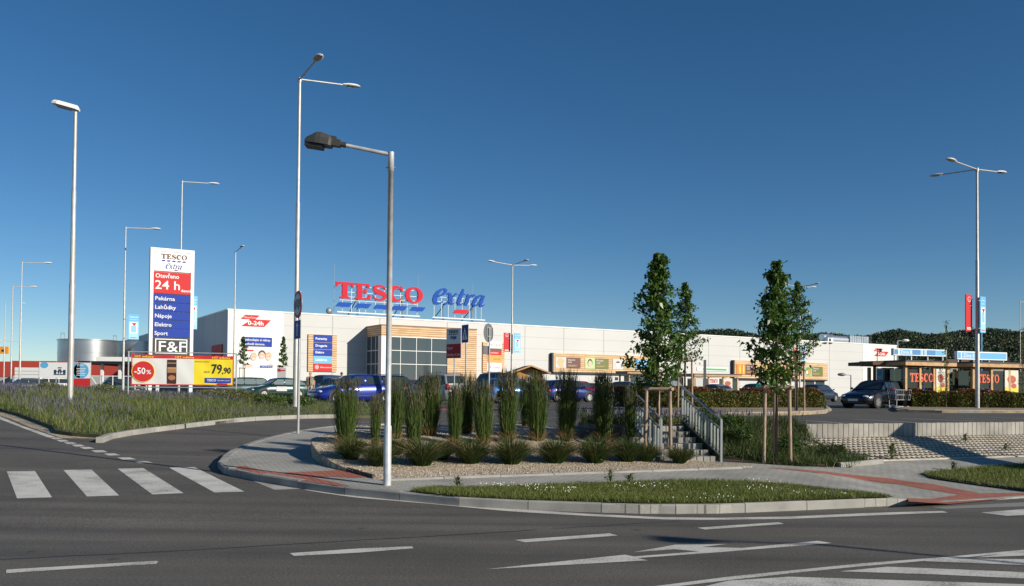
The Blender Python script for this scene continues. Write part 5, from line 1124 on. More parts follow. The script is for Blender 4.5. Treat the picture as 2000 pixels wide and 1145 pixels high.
def make_car(kind, paint, label, glass=None, rails=False, dark=False):
    L, W, Hh, hz, cow, rf, rr, rg, tz_, wb, fo = SH[kind]; hw = W/2; f = L/2; r = -L/2
    o = thing('parked_car', (0, 0, 0), 0, label, 'car', 'cars in the car park')
    # lower body: stations (x, z bottom, z top, half width)
    S = [(f, .34, .50, hw*.70), (f-.05, .26, hz-.09, hw*.80), (f-.22, .20, hz+.02, hw*.93), (f-.7, .18, hz+.10, hw*.985), (cow[0], .18, cow[1], hw), (0, .18, cow[1]+.015, hw), (rr, .18, (cow[1]+rg[1])/2+.02, hw), (rg[0]+.05, .20, rg[1], hw*.98), (r+.14, .24, tz_+.02, hw*.94), (r+.03, .30, tz_-.10, hw*.87), (r, .36, .55, hw*.80)]
    S = [S[0]]+S[1:]
    mb = MB(); n = 13; vs = []
    for x, zb, zt_, w_ in S:
        q = zt_-zb; half = [(0, zb), (w_*.8, zb), (w_*.95, zb+.06), (w_*1.0, zb+q*.28), (w_*1.0, zb+q*.58), (w_*.965, zt_-.10*min(1, q*2)), (w_*.90, zt_-.02), (w_*.55, zt_+.02), (0, zt_+.035)]
        ring = [(x, -a, b) for a, b in half]+[(x, a, b) for a, b in half[-2:0:-1]]; vs += ring; n = len(ring)
    fs = [(i*n+k, i*n+(k+1) % n, (i+1)*n+(k+1) % n, (i+1)*n+k) for i in range(len(S)-1) for k in range(n)]+[tuple(range(n)), tuple(range(len(S)*n-1, (len(S)-1)*n-1, -1))]
    mb.add(vs, fs, True)
    # cabin
    bz = cow[1]-.03; G = [(cow[0]+.02, cow[1]-.02, cow[1]-.02+.01, .90), (rf+.06, bz, Hh-.06, .90), (rf-.12, bz, Hh-.02, .90), ((rf+rr)/2, bz, Hh, .91), (rr+.1, bz, Hh-.03, .90), (rr-.06, bz, Hh-.08, .89), (rg[0], rg[1]-.02, rg[1]-.01, .88)]
    vs = []
    for x, zb, zt_, k in G:
        wt = hw*k; wr = wt - (zt_-zb)*.30; q = zt_-zb; wr = max(wr, hw*.5)
        half = [(0, zb), (wt, zb), (wt-(wt-wr)*.5, zb+q*.5), (wr, zt_-.06*min(1, q*4)), (wr-.10, zt_-.01), (wr*.5, zt_+.012), (0, zt_+.02)]
        ring = [(x, -a, b) for a, b in half]+[(x, a, b) for a, b in half[-2:0:-1]]; vs += ring; n = len(ring)
    fs = [(i*n+k, i*n+(k+1) % n, (i+1)*n+(k+1) % n, (i+1)*n+k) for i in range(len(G)-1) for k in range(n)]+[tuple(range(n)), tuple(range(len(G)*n-1, (len(G)-1)*n-1, -1))]
    mb.add(vs, fs, True); body = mb.build('body', paint, o)
    bm = bmesh.new(); bm.from_mesh(body.data); bmesh.ops.recalc_face_normals(bm, faces=bm.faces[:]); bm.to_mesh(body.data); bm.free()
    g = glass or M_CGL
    # side windows
    def sideplane(x, z, sgn, e=.012):
        wt = hw*.90; return (x, sgn*(wt-(z-bz)*.30+e), z)
    zt_ = Hh-.115; zb = cow[1]+.035; k = (zt_-cow[1])/(Hh-cow[1])
    xf0, xf1 = cow[0]-.10, cow[0]+(rf-cow[0])*k-.08; xr0, xr1 = rg[0]+.16, rg[0]+(rr-rg[0])*min(1, (zt_-rg[1])/(Hh-rg[1]))+.08
    mid = [xf0, xf0-.0, -.05, -.08]; B = -.10; B2 = -.98
    cells = [([xf0, xf1], [B+.03, B+.03]), ([B-.04, B-.04], [max(B2, xr0+.3), max(B2, xr1+.1)])]
    if xr1+.1 < B2-.12 or xr0+.3 < B2-.1: cells.append(([B2-.05, B2-.05], [xr0, xr1]))
    for sgn in (-1, 1):
        for (a, b), (c, d_) in cells:
            P4 = [(a, zb), (b, zt_), (d_, zt_), (c, zb)]; vs = [sideplane(x, z, sgn) for x, z in P4]+[sideplane(x, z, sgn, -.02) for x, z in P4]
            mb = MB(); mb.add(vs, [(0,1,2,3) if sgn < 0 else (3,2,1,0)]+[(i, 4+i, 4+(i+1) % 4, (i+1) % 4) if sgn > 0 else (i, (i+1) % 4, 4+(i+1) % 4, 4+i) for i in range(4)], False); mb.build('side_window', g, o)
    def endglass(nm, xa, za, xb, zbt, e):
        wa = hw*.90-(za-bz)*.30-.07; wb_ = hw*.90-(zbt-bz)*.30-.09; mb = MB()
        N = 6; vs = []
        for t in (0, 1):
            x, z, w_ = (xa, za, wa) if t == 0 else (xb, zbt, wb_)
            for i in range(N+1): u = -1+2*i/N; vs.append((x+e*(1.0-.0*u*u), u*w_, z+.012+.012*(1-u*u)))
        mb.add(vs, [(i, i+1, N+1+i+1, N+1+i) for i in range(N)], True); mb.build(nm, g, o)
    endglass('windscreen', cow[0]-.03, cow[1]+.02, rf+.10, Hh-.085, .022); endglass('rear_window', rg[0]+.03, rg[1]+.03, rr-.08, Hh-.12, -.022)
    # wheels
    fx = f-fo; rx = fx-wb
    for x in (fx, rx):
        for sgn in (-1, 1):
            y = sgn*(hw-.10); mb = MB(); mb.cyl((x, sgn*(hw-.30), .37), (x, sgn*(hw+.004), .37), .375, n=20); mb.build('wheel_arch', M_BLACK, o)
            w_ = MB(); w_.cyl((0, -.1, 0), (0, .1, 0), .31, n=22); wh = w_.build('wheel', M_TYRE, o); wh.location = (x, sgn*(hw-.08), .31)
            mb = MB(); mb.cyl((0, sgn*.09, 0), (0, sgn*.112, 0), .20, n=16); mb.use(M_RIM); mb2 = MB(); mb2.use(M_RIM); mb2.cyl((0, sgn*.1, 0), (0, sgn*.108, 0), .195, n=20)
            for kx in range(5):
                a = kx*2*math.pi/5; mb2.use(M_BLACK); mb2.cyl((math.cos(a)*.125, sgn*.1, math.sin(a)*.125), (math.cos(a)*.125, sgn*.111, math.sin(a)*.125), .034, n=6)
            mb2.build('rim', None, wh)
    for sgn in (-1, 1):
        mb = MB(); mb.ball((f-.16, sgn*hw*.66, hz-.10), (.13, .19, .075), 10, 6); mb.build('headlight', M_HL, o)
        mb = MB(); zt2 = tz_-.14; h2 = .20 if kind in ('wagon', 'van') else .10; mb.ball((r+.12, sgn*hw*.82, zt2+ (.08 if kind in ('wagon', 'van') else 0)), (.12, .11, h2), 10, 6); mb.build('tail_light', M_TL, o)
        mb = MB(); mb.ball((cow[0]-.22, sgn*(hw+.07), cow[1]+.07), (.07, .09, .06), 8, 5); mb.build('mirror', M_BLACK if dark else paint, o)
        for x in (.22, -.72): mb = MB(); mb.box(x-.09, x+.09, *sorted((sgn*(hw-.005), sgn*(hw+.014))), .77, .795); mb.build('door_handle', M_BLACK, o)
        mb = MB(); mb.box(rx+.42, fx-.42, *sorted((sgn*(hw-.02), sgn*(hw+.012))), .40, .44); mb.build('side_trim', M_BLACK if not dark else M_CGL, o)
        if rails: mb = MB(); mb.tube([(rf-.2, sgn*(hw*.62), Hh-.02), (rf-.35, sgn*(hw*.62), Hh+.05), (rr+.3, sgn*(hw*.62), Hh+.05), (rr+.1, sgn*(hw*.62), Hh-.03)], .022, 6); mb.build('roof_rail', M_STEEL, o)
    mb = MB(); mb.box(f-.02, f+.015, -.26, .26, .36, .47); mb.build('number_plate', M_PLATE, o)
    mb = MB(); mb.box(r-.012, r+.03, -.26, .26, .52, .63) ; mb.build('number_plate', M_PLATE, o)
    mb = MB(); mb.box(f-.10, f-.005, -hw*.42, hw*.42, hz-.22, hz-.10); mb.build('grille', M_BLACK, o)
    mb = MB(); mb.box(f-.14, f+.006, -hw*.6, hw*.6, .24, .33); mb.build('lower_grille', M_BLACK, o)
    return o
PE = A0; PW = A0+math.pi; PN = A0+math.pi/2; PS = A0-math.pi/2
cars = [ # px centre, depth, heading, kind, paint name, colour, label, opts
 (545, 62, PW+.10, 'liftback', 'dark green', (.012, .05, .045), 'dark green liftback with a white door sticker left of the tall lamp post', dict(glass=M_CGLL)),
 (470, 69, PW, 'wagon', 'slate green', (.03, .06, .055), 'dark slate estate car half hidden behind the hoarding end', dict(glass=M_CGLL)),
 (635, 72, PW+.5, 'van', 'sky blue', (.02, .10, .32), 'blue van behind the standing man in the vest', dict()),
 (655, 64, PN+.25, 'wagon', 'dark grey', (.05, .055, .06), 'dark grey estate seen from behind with a red tail light, next to the yellow car', dict()),
 (664, 58, PW+.45, 'hatch', 'yellow', (.70, .55, .06), 'yellow hatchback nosing out behind the big blue car', dict(dark=True)),
 (697, 42.5, PW+.06, 'liftback', 'cobalt blue', (.012, .03, .27), 'cobalt blue liftback, the nearest car, behind the front lamp post', dict()),
 (745, 52, PN+.2, 'wagon', 'black', (.008, .009, .012), 'black estate with roof rails behind the cobalt blue car', dict(rails=True)),
 (800, 60, PS+.3, 'hatch', 'red', (.42, .015, .015), 'red hatchback with a bright glint, between the blue and the silver car', dict()),
 (850, 46, PN+.15, 'wagon', 'silver', (.42, .43, .42), 'silver estate seen from behind with tall red tail lights', dict(rails=True)),
 (962, 56, PN+.1, 'van', 'bottle green', (.01, .07, .055), 'bottle green boxy van behind the grass tufts', dict()),
 (1002, 50, PE-.05, 'hatch', 'bright blue', (.015, .14, .42), 'bright blue hatchback side-on, in front of the green van', dict()),
 (1108, 57, PE+.0, 'hatch', 'navy', (.012, .022, .14), 'navy blue hatchback side-on right of the kiosk, between two tall grasses', dict(dark=True)),
 (1132, 74, PE+.3, 'wagon', 'deep red', (.33, .012, .015), 'deep red estate roof showing behind the navy hatchback', dict()),
 (1157, 80, PS, 'hatch', 'charcoal', (.03, .035, .04), 'charcoal hatchback just right of the deep red car', dict()),
 (1180, 84, PS+.1, 'sedan', 'ink blue', (.014, .02, .07), 'ink blue saloon facing the viewer, left of the black car', dict()),
 (1203, 76, PS-.1, 'sedan', 'steel blue', (.04, .06, .10), 'steel blue saloon wedged between the ink blue and black cars', dict()),
 (1215, 64, PW+.55, 'sedan', 'jet black', (.006, .007, .009), 'jet black saloon with its bonnet turned left, in front of the white hatchback', dict(dark=True)),
 (1246, 68, PN+.45, 'hatch', 'white', (.68, .68, .66), 'white hatchback seen from behind, by the first staked tree', dict()),
 (1307, 66, PE+.1, 'wagon', 'pale silver', (.40, .42, .42), 'pale silver estate behind the first staked tree and hedge', dict(glass=M_CGLL)),
 (1474, 70, PW+.1, 'hatch', 'jade green', (.02, .30, .20), 'jade green hatchback behind the hedge', dict()),
 (1600, 72, PE+.2, 'hatch', 'grey blue', (.025, .04, .075), 'grey blue car at the end of the hedge in front of the dark doorways', dict()),
 (1712, 45.0, PW+.12, 'sedan', 'midnight', (.008, .010, .022), 'midnight blue saloon facing left beside the timber trolley shelter', dict(dark=True)),
 (92, 88, PW, 'wagon', 'pure white', (.72, .72, .70), 'white car below the race car banner at the left', dict()),
 (48, 84, PW+.3, 'hatch', 'ash grey', (.10, .12, .12), 'ash grey car with raised tailgate shape left of the white car', dict()),
 (240, 82, PE, 'hatch', 'dim green', (.02, .05, .04), 'dim green car below the canopy beside the hoarding post', dict()),
 (575, 75, PS, 'hatch', 'graphite', (.03, .032, .035), 'graphite hatchback behind the dark green liftback', dict()),
 (912, 68, PN, 'sedan', 'wine', (.16, .01, .02), 'wine red saloon glimpsed left of the bottle green van', dict()),
 (1075, 70, PS+.1, 'wagon', 'smoke blue', (.05, .08, .13), 'smoke blue estate behind the navy hatchback, beside the kiosk', dict()),
 (1284, 78, PS, 'hatch', 'petrol', (.01, .05, .07), 'petrol blue hatchback between the white and the pale silver car', dict()),
 (1395, 80, PN, 'sedan', 'tin', (.30, .31, .32), 'tin grey saloon roof just above the middle hedge', dict()),
 (596, 84, PN, 'hatch', 'dark teal', (.015, .04, .045), 'dark teal car between the lamp post and the standing man', dict()),
]
for (px, d, hd, kind, pn, col, lb, kw) in cars:
    o = make_car(kind, carpaint(pn, col, 0 if pn in ('white', 'pure white', 'yellow', 'red') else .35), lb, **kw)
    x = gx(px, d); o.location = (x, d, U(x, d)+.012); o.rotation_euler = (0, 0, hd)
    if pn == 'dark green':
        mb = MB(); mb.use(M_GREYP); mb.box(-.15, .62, -.012, 0, .52, .84); text(mb, 'STOP', -.10, .70, .10, -.016, M_WH); q = mb.build('door_sticker', None, o); q.rotation_euler = (0, 0, math.pi); q.location = (.4, .886, 0)
# trolley by the shelter
o = thing('shopping_trolley', at(1757, 790, 43.8), R(20), 'empty wire shopping trolley parked at the corner of the shelter', 'trolley'); o.location.z = CP
mb = MB()
for i in range(9): 
    k = i/8; mb.bar((-.42+.84*k, -.25, .45), (-.5+1.0*k, -.28, .95), .012); mb.bar((-.42+.84*k, .25, .45), (-.5+1.0*k, .28, .95), .012); mb.bar((-.42+.84*k, -.25, .45), (-.42+.84*k, .25, .45), .012)
for z, a, b in ((.45, .42, .25), (.7, .46, .265), (.95, .5, .28)):
    mb.bar((-a, -b, z), (a, -b, z), .018); mb.bar((-a, b, z), (a, b, z), .018); mb.bar((-a, -b, z), (-a, b, z), .018); mb.bar((a, -b, z), (a, b, z), .018)
mb.build('basket', M_STEEL, o); mb = MB(); mb.bar((-.45, -.24, .12), (.42, -.20, .12), .025); mb.bar((-.45, .24, .12), (.42, .20, .12), .025); mb.bar((-.42, -.24, .12), (-.42, -.25, .45), .025); mb.bar((-.42, .24, .12), (-.42, .25, .45), .025); mb.build('chassis', M_STEEL, o)
mb = MB(); mb.bar((-.62, -.27, 1.02), (-.62, .27, 1.02), .03); mb.bar((-.5, -.27, .95), (-.62, -.27, 1.02), .02); mb.bar((-.5, .27, .95), (-.62, .27, 1.02), .02); mb.build('handle', M_RD, o)
for x in (-.42, .38):
    for y in (-.21, .21): mb = MB(); mb.cyl((x, y-.015, .06), (x, y+.015, .06), .06, n=10); mb.build('wheel', M_BLACK, o)
# ================================================================ PEOPLE
def skin_mesh(name, chains, m, parent, sub=2, root=0):
    """chains: list of (points, radii, attach index or None). returns real mesh grown by Skin + Subdivision"""
    V = []; E = []; Rd = []
    for pts, rad, att in chains:
        prev = att
        for p, r in zip(pts, rad):
            V.append(p); Rd.append(r if hasattr(r, '__len__') else (r, r)); i = len(V)-1
            if prev is not None: E.append((prev, i))
            prev = i
    me = bpy.data.meshes.new('sk'); me.from_pydata(V, E, []); o = bpy.data.objects.new('sk', me); C.objects.link(o)
    sk = o.modifiers.new('s', 'SKIN'); me.skin_vertices[0].data[root].use_root = True
    for i, r in enumerate(Rd): me.skin_vertices[0].data[i].radius = r
    o.modifiers.new('u', 'SUBSURF').levels = sub; o.modifiers['u'].render_levels = sub
    dg = bpy.context.evaluated_depsgraph_get(); nm = bpy.data.meshes.new_from_object(o.evaluated_get(dg)); bpy.data.objects.remove(o); bpy.data.meshes.remove(me)
    nm.name = name; nm.materials.clear(); nm.materials.append(m)
    for p in nm.polygons: p.use_smooth = True
    q = bpy.data.objects.new(name, nm); C.objects.link(q); q.parent = parent; return q
def person(loc, rz, label, top, trousers, hair, vest=None, carry=False, bald=False, h=1.76):
    k = h/1.76; o = thing('person', loc, rz, label, 'person'); o.scale = (k, k, k)
    # faces -Y ; stride slightly
    hipL, hipR = (.09, 0, .90), (-.09, 0, .90); ch = []
    spine = [(0, 0, .93), (0, .0, 1.08), (0, .01, 1.25), (0, .01, 1.40), (0, 0, 1.49), (0, -.01, 1.57), (0, -.015, 1.66), (0, -.01, 1.73)]
    rsp = [(.15, .10), (.135, .095), (.155, .105), (.16, .095), (.055, .055), (.060, .07), (.075, .095), (.05, .06)]
    ch.append((spine, rsp, None))
    legs = []
    for sgn, fw in ((1, -.10), (-1, .12)):
        ch.append(([(sgn*.10, 0, .86), (sgn*.10, fw*.5-.02, .50), (sgn*.10, fw, .10), (sgn*.10, fw-.02, .045), (sgn*.11, fw-.17, .035)], [.085, .06, .042, .045, .035], 0))
        legs.append(([(sgn*.10, 0, .88), (sgn*.10, fw*.5-.02, .50), (sgn*.10, fw+.005, .09)], [.105, .085, .075]))
    idx = lambda: sum(len(c[0]) for c in ch)
    arms = []
    for sgn in (1, -1):
        if carry: P_ = [(sgn*.20, 0, 1.40), (sgn*.26, .03, 1.14), (sgn*.18, -.20, 1.10), (sgn*.13, -.27, 1.12)]
        else: P_ = [(sgn*.20, 0, 1.40), (sgn*.26, .03, 1.12), (sgn*.27, -.05, .87), (sgn*.27, -.07, .81)]
        a0 = idx(); ch.append((P_, [.055, .042, .028, .033], 3)); hand = a0+3; hp = Vector(P_[3]); dr = (Vector(P_[3])-Vector(P_[2])).normalized()
        for q in range(4):
            sd = Vector((0, 1, 0)) if not carry else Vector((1, 0, 0)); off_ = sd*(q-1.5)*.019
            ch.append(([hp+off_+dr*.045, hp+off_+dr*(.075+.006*(q in (1, 2)))+Vector((0, -.006, 0)), hp+off_+dr*(.095+.008*(q in (1, 2)))+Vector((-sgn*.012, -.008, 0))], [.010, .009, .007], hand))
        ch.append(([hp+Vector((0, -.035, 0))+dr*.01, hp+Vector((-sgn*.01, -.05, 0))+dr*.04], [.011, .009], hand)); arms.append(P_)
    body = skin_mesh('body', ch, M_SKIN, o)
    # face: nose, mouth, eyes, ears in body-coloured small mesh
    mb = MB(); mb.use(M_SKIN); mb.ball((0, -.108, 1.635), (.014, .022, .022), 8, 5); mb.ball((.082, -.01, 1.64), (.012, .02, .032), 6, 5); mb.ball((-.082, -.01, 1.64), (.012, .02, .032), 6, 5)
    mb.use(M_BLACK); mb.ball((.032, -.096, 1.665), (.014, .008, .008), 6, 4); mb.ball((-.032, -.096, 1.665), (.014, .008, .008), 6, 4); mb.use(mat('lips', (.35, .12, .10), .5)); mb.ball((0, -.098, 1.597), (.026, .008, .007), 8, 4); mb.build('face', None, o)
    # trousers
    c2 = [([(0, 0, 1.0), (0, 0, .90)], [(.165, .115), (.165, .12)], None)]
    for pts, rad in legs: c2.append((pts, rad, 1))
    skin_mesh('trousers', c2, trousers, o)
    c3 = [([(0, 0, .97), (0, 0, 1.08), (0, .01, 1.25), (0, .01, 1.40), (0, .005, 1.455)], [(.175, .13), (.16, .12), (.175, .125), (.175, .11), (.08, .07)], None)]
    for P_ in arms: c3.append(([P_[0], tuple((Vector(P_[0])*.3+Vector(P_[1])*.7))], [.075, .065], 3))
    skin_mesh('shirt', c3, top, o)
    if vest:
        mb = MB()
        for sgn in (1, -1): mb.add([(sgn*.05, -.15, .95), (sgn*.19, -.13, .95), (sgn*.20, -.12, 1.40), (sgn*.08, -.13, 1.46), (sgn*.05, -.165, 1.2), (sgn*.235, 0, .95), (sgn*.235, 0, 1.36)], [(0,1,2,3,4),(1,5,6,2)], False)
        mb.add([(.235, 0, .95), (-.235, 0, .95), (-.20, .15, .95), (.20, .15, .95), (.20, .15, 1.42), (-.20, .15, 1.42), (-.235, 0, 1.36), (.235, 0, 1.36)], [(3,2,5,4),(0,3,4,7),(1,6,5,2)], False); v_ = mb.build('vest', vest, o); md = v_.modifiers.new('t', 'SOLIDIFY'); md.thickness = .02
    if not bald: 
        mb = MB(); mb.ball((0, .012, 1.69), (.09, .105, .095), 12, 8); mb.build('hair', hair, o)
    else:
        mb = MB(); mb.tube([(.085, -.02, 1.65), (.07, .06, 1.64), (0, .095, 1.63), (-.07, .06, 1.64), (-.085, -.02, 1.65)], .022, 6); mb.build('hair', hair, o)
    for sgn, fw in ((1, -.10), (-1, .12)):
        mb = MB(); mb.ball((sgn*.10, fw-.06, .045), (.052, .14, .05), 10, 6); mb.build('shoe', mat('pale shoe', (.45, .42, .38), .7), o)
    if carry:
        mb = MB(); mb.box(-.16, .16, -.36, -.24, 1.02, 1.22); mb.build('bag', mat('dark red bag', (.20, .03, .03), .6), o)
    return o
x = gx(606, 53); person((x, 53, U(x, 53)+.01), R(-10), 'balding person in an open beige vest, black shirt and pale trousers', mat('black shirt', (.02, .02, .022), .8), mat('beige trousers', (.48, .40, .30), .8), mat('grey hair', (.30, .28, .26), .8), vest=mat('beige vest', (.36, .31, .22), .8), bald=True)
x = gx(667, 56); person((x, 56, U(x, 56)+.01), R(25), 'dark-haired person in a dark red patterned top beside the yellow car', mat('dark red top', (.14, .04, .05), .8, col2=(.25, .16, .16), vscale=12), mat('dark trousers', (.03, .03, .04), .8), mat('dark hair', (.025, .015, .012), .7), carry=True, h=1.78)
# ================================================================ VEGETATION
rs_ = np.random.RandomState(11)
G_A = leaf('blade green', (.045, .095, .016), (.11, .16, .035), 3); G_B = leaf('blade straw', (.26, .17, .07), (.36, .25, .12), 5, tl=.15); G_C = leaf('blade olive', (.10, .12, .03), (.17, .17, .06), 3)
G_D = leaf('seed head bronze', (.085, .065, .035), (.16, .12, .07), 5); G_L = leaf('lavender flower', (.085, .08, .125), (.14, .125, .18), 5); G_W = mat('clover flower', (.75, .74, .68), .7)
G_T = leaf('tussock green', (.025, .06, .012), (.06, .10, .025), 5); G_LF = leaf('pear leaf', (.035, .085, .012), (.10, .17, .03), 2.5, rough=.38); G_H = leaf('hedge leaf', (.05, .10, .016), (.13, .16, .03), 2.5); G_HR = leaf('hedge red leaf', (.14, .07, .025), (.26, .075, .04), 3)
BARK = mat('bark', (.16, .11, .075), .9, var=.3, vscale=12, bump=.5)
def blades(base, h, w_, lean, seg=2, curve=0.0):
    """base (N,3), h,w_ (N,), lean (N,2). returns quads/tri strip as quads (N*seg*4,3)"""
    N = len(base); th = rs_.rand(N)*math.pi; side = np.stack([np.cos(th), np.sin(th), np.zeros(N)], 1)*w_[:, None]/2
    out = []
    for k in range(seg):
        t0, t1 = k/seg, (k+1)/seg
        def P(t):
            p = base.copy(); p[:, 0] += lean[:, 0]*(t**(1+curve)); p[:, 1] += lean[:, 1]*(t**(1+curve)); p[:, 2] += h*(t - curve*.35*t*t*t); return p
        a, b = P(t0), P(t1); s0, s1 = side*(1-t0*.7), side*(1-t1*.75)
        out.append(np.stack([a-s0, a+s0, b+s1, b-s1], 1))
    q = np.stack(out, 1)           # N,seg,4,3
    return q.reshape(-1, 3)
def cat(parts, name, mats, parent=None):
    """parts: list of (verts, material index)"""
    V = np.concatenate([p[0] for p in parts]); mi = np.concatenate([np.full(len(p[0])//4, p[1]) for p in parts])
    return fast_mesh(name, V, None, 4, mats, mi, parent)
def inpoly(pts, P):
    x, y = P[:, 0], P[:, 1]; r = np.zeros(len(P), bool); n = len(pts)
    for i in range(n):
        (xa, ya), (xb, yb) = pts[i][:2], pts[(i+1) % n][:2]
        c = ((ya > y) != (yb > y)) & (x < (xb-xa)*(y-ya)/((yb-ya) or 1e-9)+xa); r ^= c
    return r
def scatter(poly, n, dens_fn=None, hf=None, off=0):
    xs = [p[0] for p in poly]; ys = [p[1] for p in poly]; P = np.stack([rs_.uniform(min(xs), max(xs), n*3), rs_.uniform(min(ys), max(ys), n*3)], 1)
    P = P[inpoly(poly, P)]
    if dens_fn is not None: P = P[rs_.rand(len(P)) < dens_fn(P)]
    P = P[:n]; z = np.array([hf(a, b)+off for a, b in P]); return np.column_stack([P, z])
def clump(P, sc, sd=0):
    return .5+.25*np.sin(P[:, 0]*sc+1.3*np.sin(P[:, 1]*sc*.7+sd))+.25*np.sin(P[:, 1]*sc*1.3+sd+np.sin(P[:, 0]*sc*.5))
# --- tall feather grasses on the gravel bed
def tall_grass(seed, h, rad, n):
    global rs_; rs_ = np.random.RandomState(seed); parts = []
    a = rs_.rand(n)*2*math.pi; r = rad*.52*np.sqrt(rs_.rand(n)); b = np.column_stack([r*np.cos(a), r*np.sin(a), np.zeros(n)])
    hh = h*rs_.uniform(.45, 1.05, n)*(1-.10*np.sin(a*2+seed)); ln = np.column_stack([np.cos(a), np.sin(a)])*(rad*rs_.uniform(-.1, .50, n)*(hh/h))[:, None] + rs_.normal(0, .075, (n, 2)) + np.array([math.cos(seed*2.1), math.sin(seed*2.1)])*.06
    parts.append((blades(b, hh, rs_.uniform(.008, .014, n), ln, 3), 0))
    m = n//2; a = rs_.rand(m)*2*math.pi; r = rad*.85*rs_.rand(m); zz = rs_.uniform(.12, .72, m)*h
    b = np.column_stack([r*np.cos(a), r*np.sin(a), zz]); parts.append((blades(b, rs_.uniform(.08, .26, m), rs_.uniform(.01, .016, m), np.column_stack([np.cos(a), np.sin(a)])*rs_.uniform(.04, .17, m)[:, None], 2, .8), 3))
    m = int(n*.35); a = rs_.rand(m)*2*math.pi; r = rad*.95*np.sqrt(rs_.rand(m)); b = np.column_stack([r*np.cos(a), r*np.sin(a), h*rs_.uniform(.60, .98, m)])
    parts.append((blades(b, rs_.uniform(.09, .2, m), rs_.uniform(.012, .024, m), rs_.normal(0, .02, (m, 2)), 1), 1))
    m = n//2; a = rs_.rand(m)*2*math.pi; r = rad*.55*rs_.rand(m); b = np.column_stack([r*np.cos(a), r*np.sin(a), np.zeros(m)])
    parts.append((blades(b, rs_.uniform(.08, .34, m), rs_.uniform(.008, .014, m), np.column_stack([np.cos(a), np.sin(a)])*rs_.uniform(.03, .34, m)[:, None], 2, .7), 2))
    return cat(parts, 'blades', [G_A, G_D, G_B, G_C])
TG = [tall_grass(5, 1.4, .27, 1000), tall_grass(6, 1.4, .23, 850), tall_grass(7, 1.4, .30, 1150), tall_grass(8, 1.4, .25, 700), tall_grass(9, 1.4, .29, 900), tall_grass(10, 1.4, .22, 1050), tall_grass(12, 1.4, .26, 800)]
TMES = [t.data for t in TG]
for t in TG: bpy.data.objects.remove(t)
def inst(mesh, name, part, loc, rz, sc, label, cat_, group=None):
    o = thing(name, loc, rz, label, cat_, group); c = bpy.data.objects.new(part, mesh); C.objects.link(c); c.parent = o; o.scale = sc; return o
tg = [(676,866,743,1.05,'leftmost tall dark grass column on the gravel bed'),(733,872,773,.55,'thin short grass column just left of the front lamp post'),(769,856,742,.9,'tall grass column just right of the front lamp post'),
 (809,872,751,.95,'tall grass column in front of the gap between the blue and silver cars'),(838,850,730,1.0,'tall grass column covering the front of the silver estate'),(888,869,754,.8,'slim tall grass column in front of the entry sign pole'),(912,846,732,.95,'tall grass column behind the pedestrian crossing sign pole'),
 (945,866,748,.95,'tall grass column at the foot of the grey sign back'),(990,863,727,1.15,'widest tall grass column, in front of the bright blue hatchback'),(1049,860,733,.95,'tall grass column in front of the wooden kiosk'),(1030,833,735,.95,'dark tall grass column touching the one before the kiosk, a step behind'),
 (1105,860,727,1.0,'darkest tall grass column, in front of the navy hatchback'),(1179,863,732,1.15,'tall broad grass column left of the black saloon'),(1232,868,754,.65,'narrow tall grass column against the left stair railing')]
for i, (px, pb, pt, wd, lb) in enumerate(tg):
    p = hit(px, pb, BED, .01); h = at(px, pt, p.y).z-p.z; k = h/1.4*.97
    inst(TMES[i % 7], 'feather_grass', 'blades', p, i*1.7, (wd*.88, wd*.88, k), lb, 'ornamental grass', 'tall grasses on the gravel bed')
# low tussocks
def tussock(seed, rad, h, n):
    global rs_; rs_ = np.random.RandomState(seed); a = rs_.rand(n)*2*math.pi; r = rad*.25*np.sqrt(rs_.rand(n)); b = np.column_stack([r*np.cos(a), r*np.sin(a), np.zeros(n)])
    el = rs_.rand(n)**.8; ln = np.column_stack([np.cos(a), np.sin(a)])*(rad*(.15+.85*el))[:, None]; hh = h*(1.15-.62*el)*rs_.uniform(.75, 1.1, n)
    parts = [(blades(b, hh, rs_.uniform(.007, .012, n), ln, 3, .6), 0)]; m = n//7
    a = rs_.rand(m)*2*math.pi; b = np.column_stack([.1*rad*np.cos(a), .1*rad*np.sin(a), np.zeros(m)]); parts.append((blades(b, h*rs_.uniform(.5, 1.1, m), rs_.uniform(.007, .012, m), np.column_stack([np.cos(a), np.sin(a)])*(rad*rs_.uniform(.5, 1.15, m))[:, None], 3, .6), 1))
    return cat(parts, 'blades', [G_T, G_B, G_C])
TT = [tussock(21, .42, .42, 1300), tussock(22, .42, .40, 1300)]; TTM = [t.data for t in TT]
for t in TT: bpy.data.objects.remove(t)
ts = [(686,904,62,'low dark grass tussock at the left tip of the gravel bed'),(742,917,64,'low grass tussock right behind the front lamp post'),(826,916,74,'low grass tussock second right of the front lamp post'),(773,895,50,'small tussock set back, just right of the front lamp post'),(862,904,54,'low tussock set back, third right of the front lamp post'),(920,912,72,'round low tussock below the entry sign, middle of the bed front'),
 (1000,913,72,'round low tussock below the widest tall grass'),(1086,911,72,'round low tussock below the darkest tall grass'),(1163,911,70,'low tussock with yellow-green sprigs below the broad tall grass'),(1226,908,66,'low tussock left of the first staked tree'),(1262,908,50,'low tussock touching the stakes of the first tree'),(1328,912,50,'small tussock alone between the first staked tree and the steps')]
for i, (px, pb, wpx, lb) in enumerate(ts):
    p = hit(px, pb-7, BED, .01); k = wpx/(1700/p.y)/.56
    inst(TTM[i % 2], 'grass_tussock', 'blades', p, i*1.1, (k, k, k*1.12), lb, 'grass tussock', 'low tussocks along the bed front')
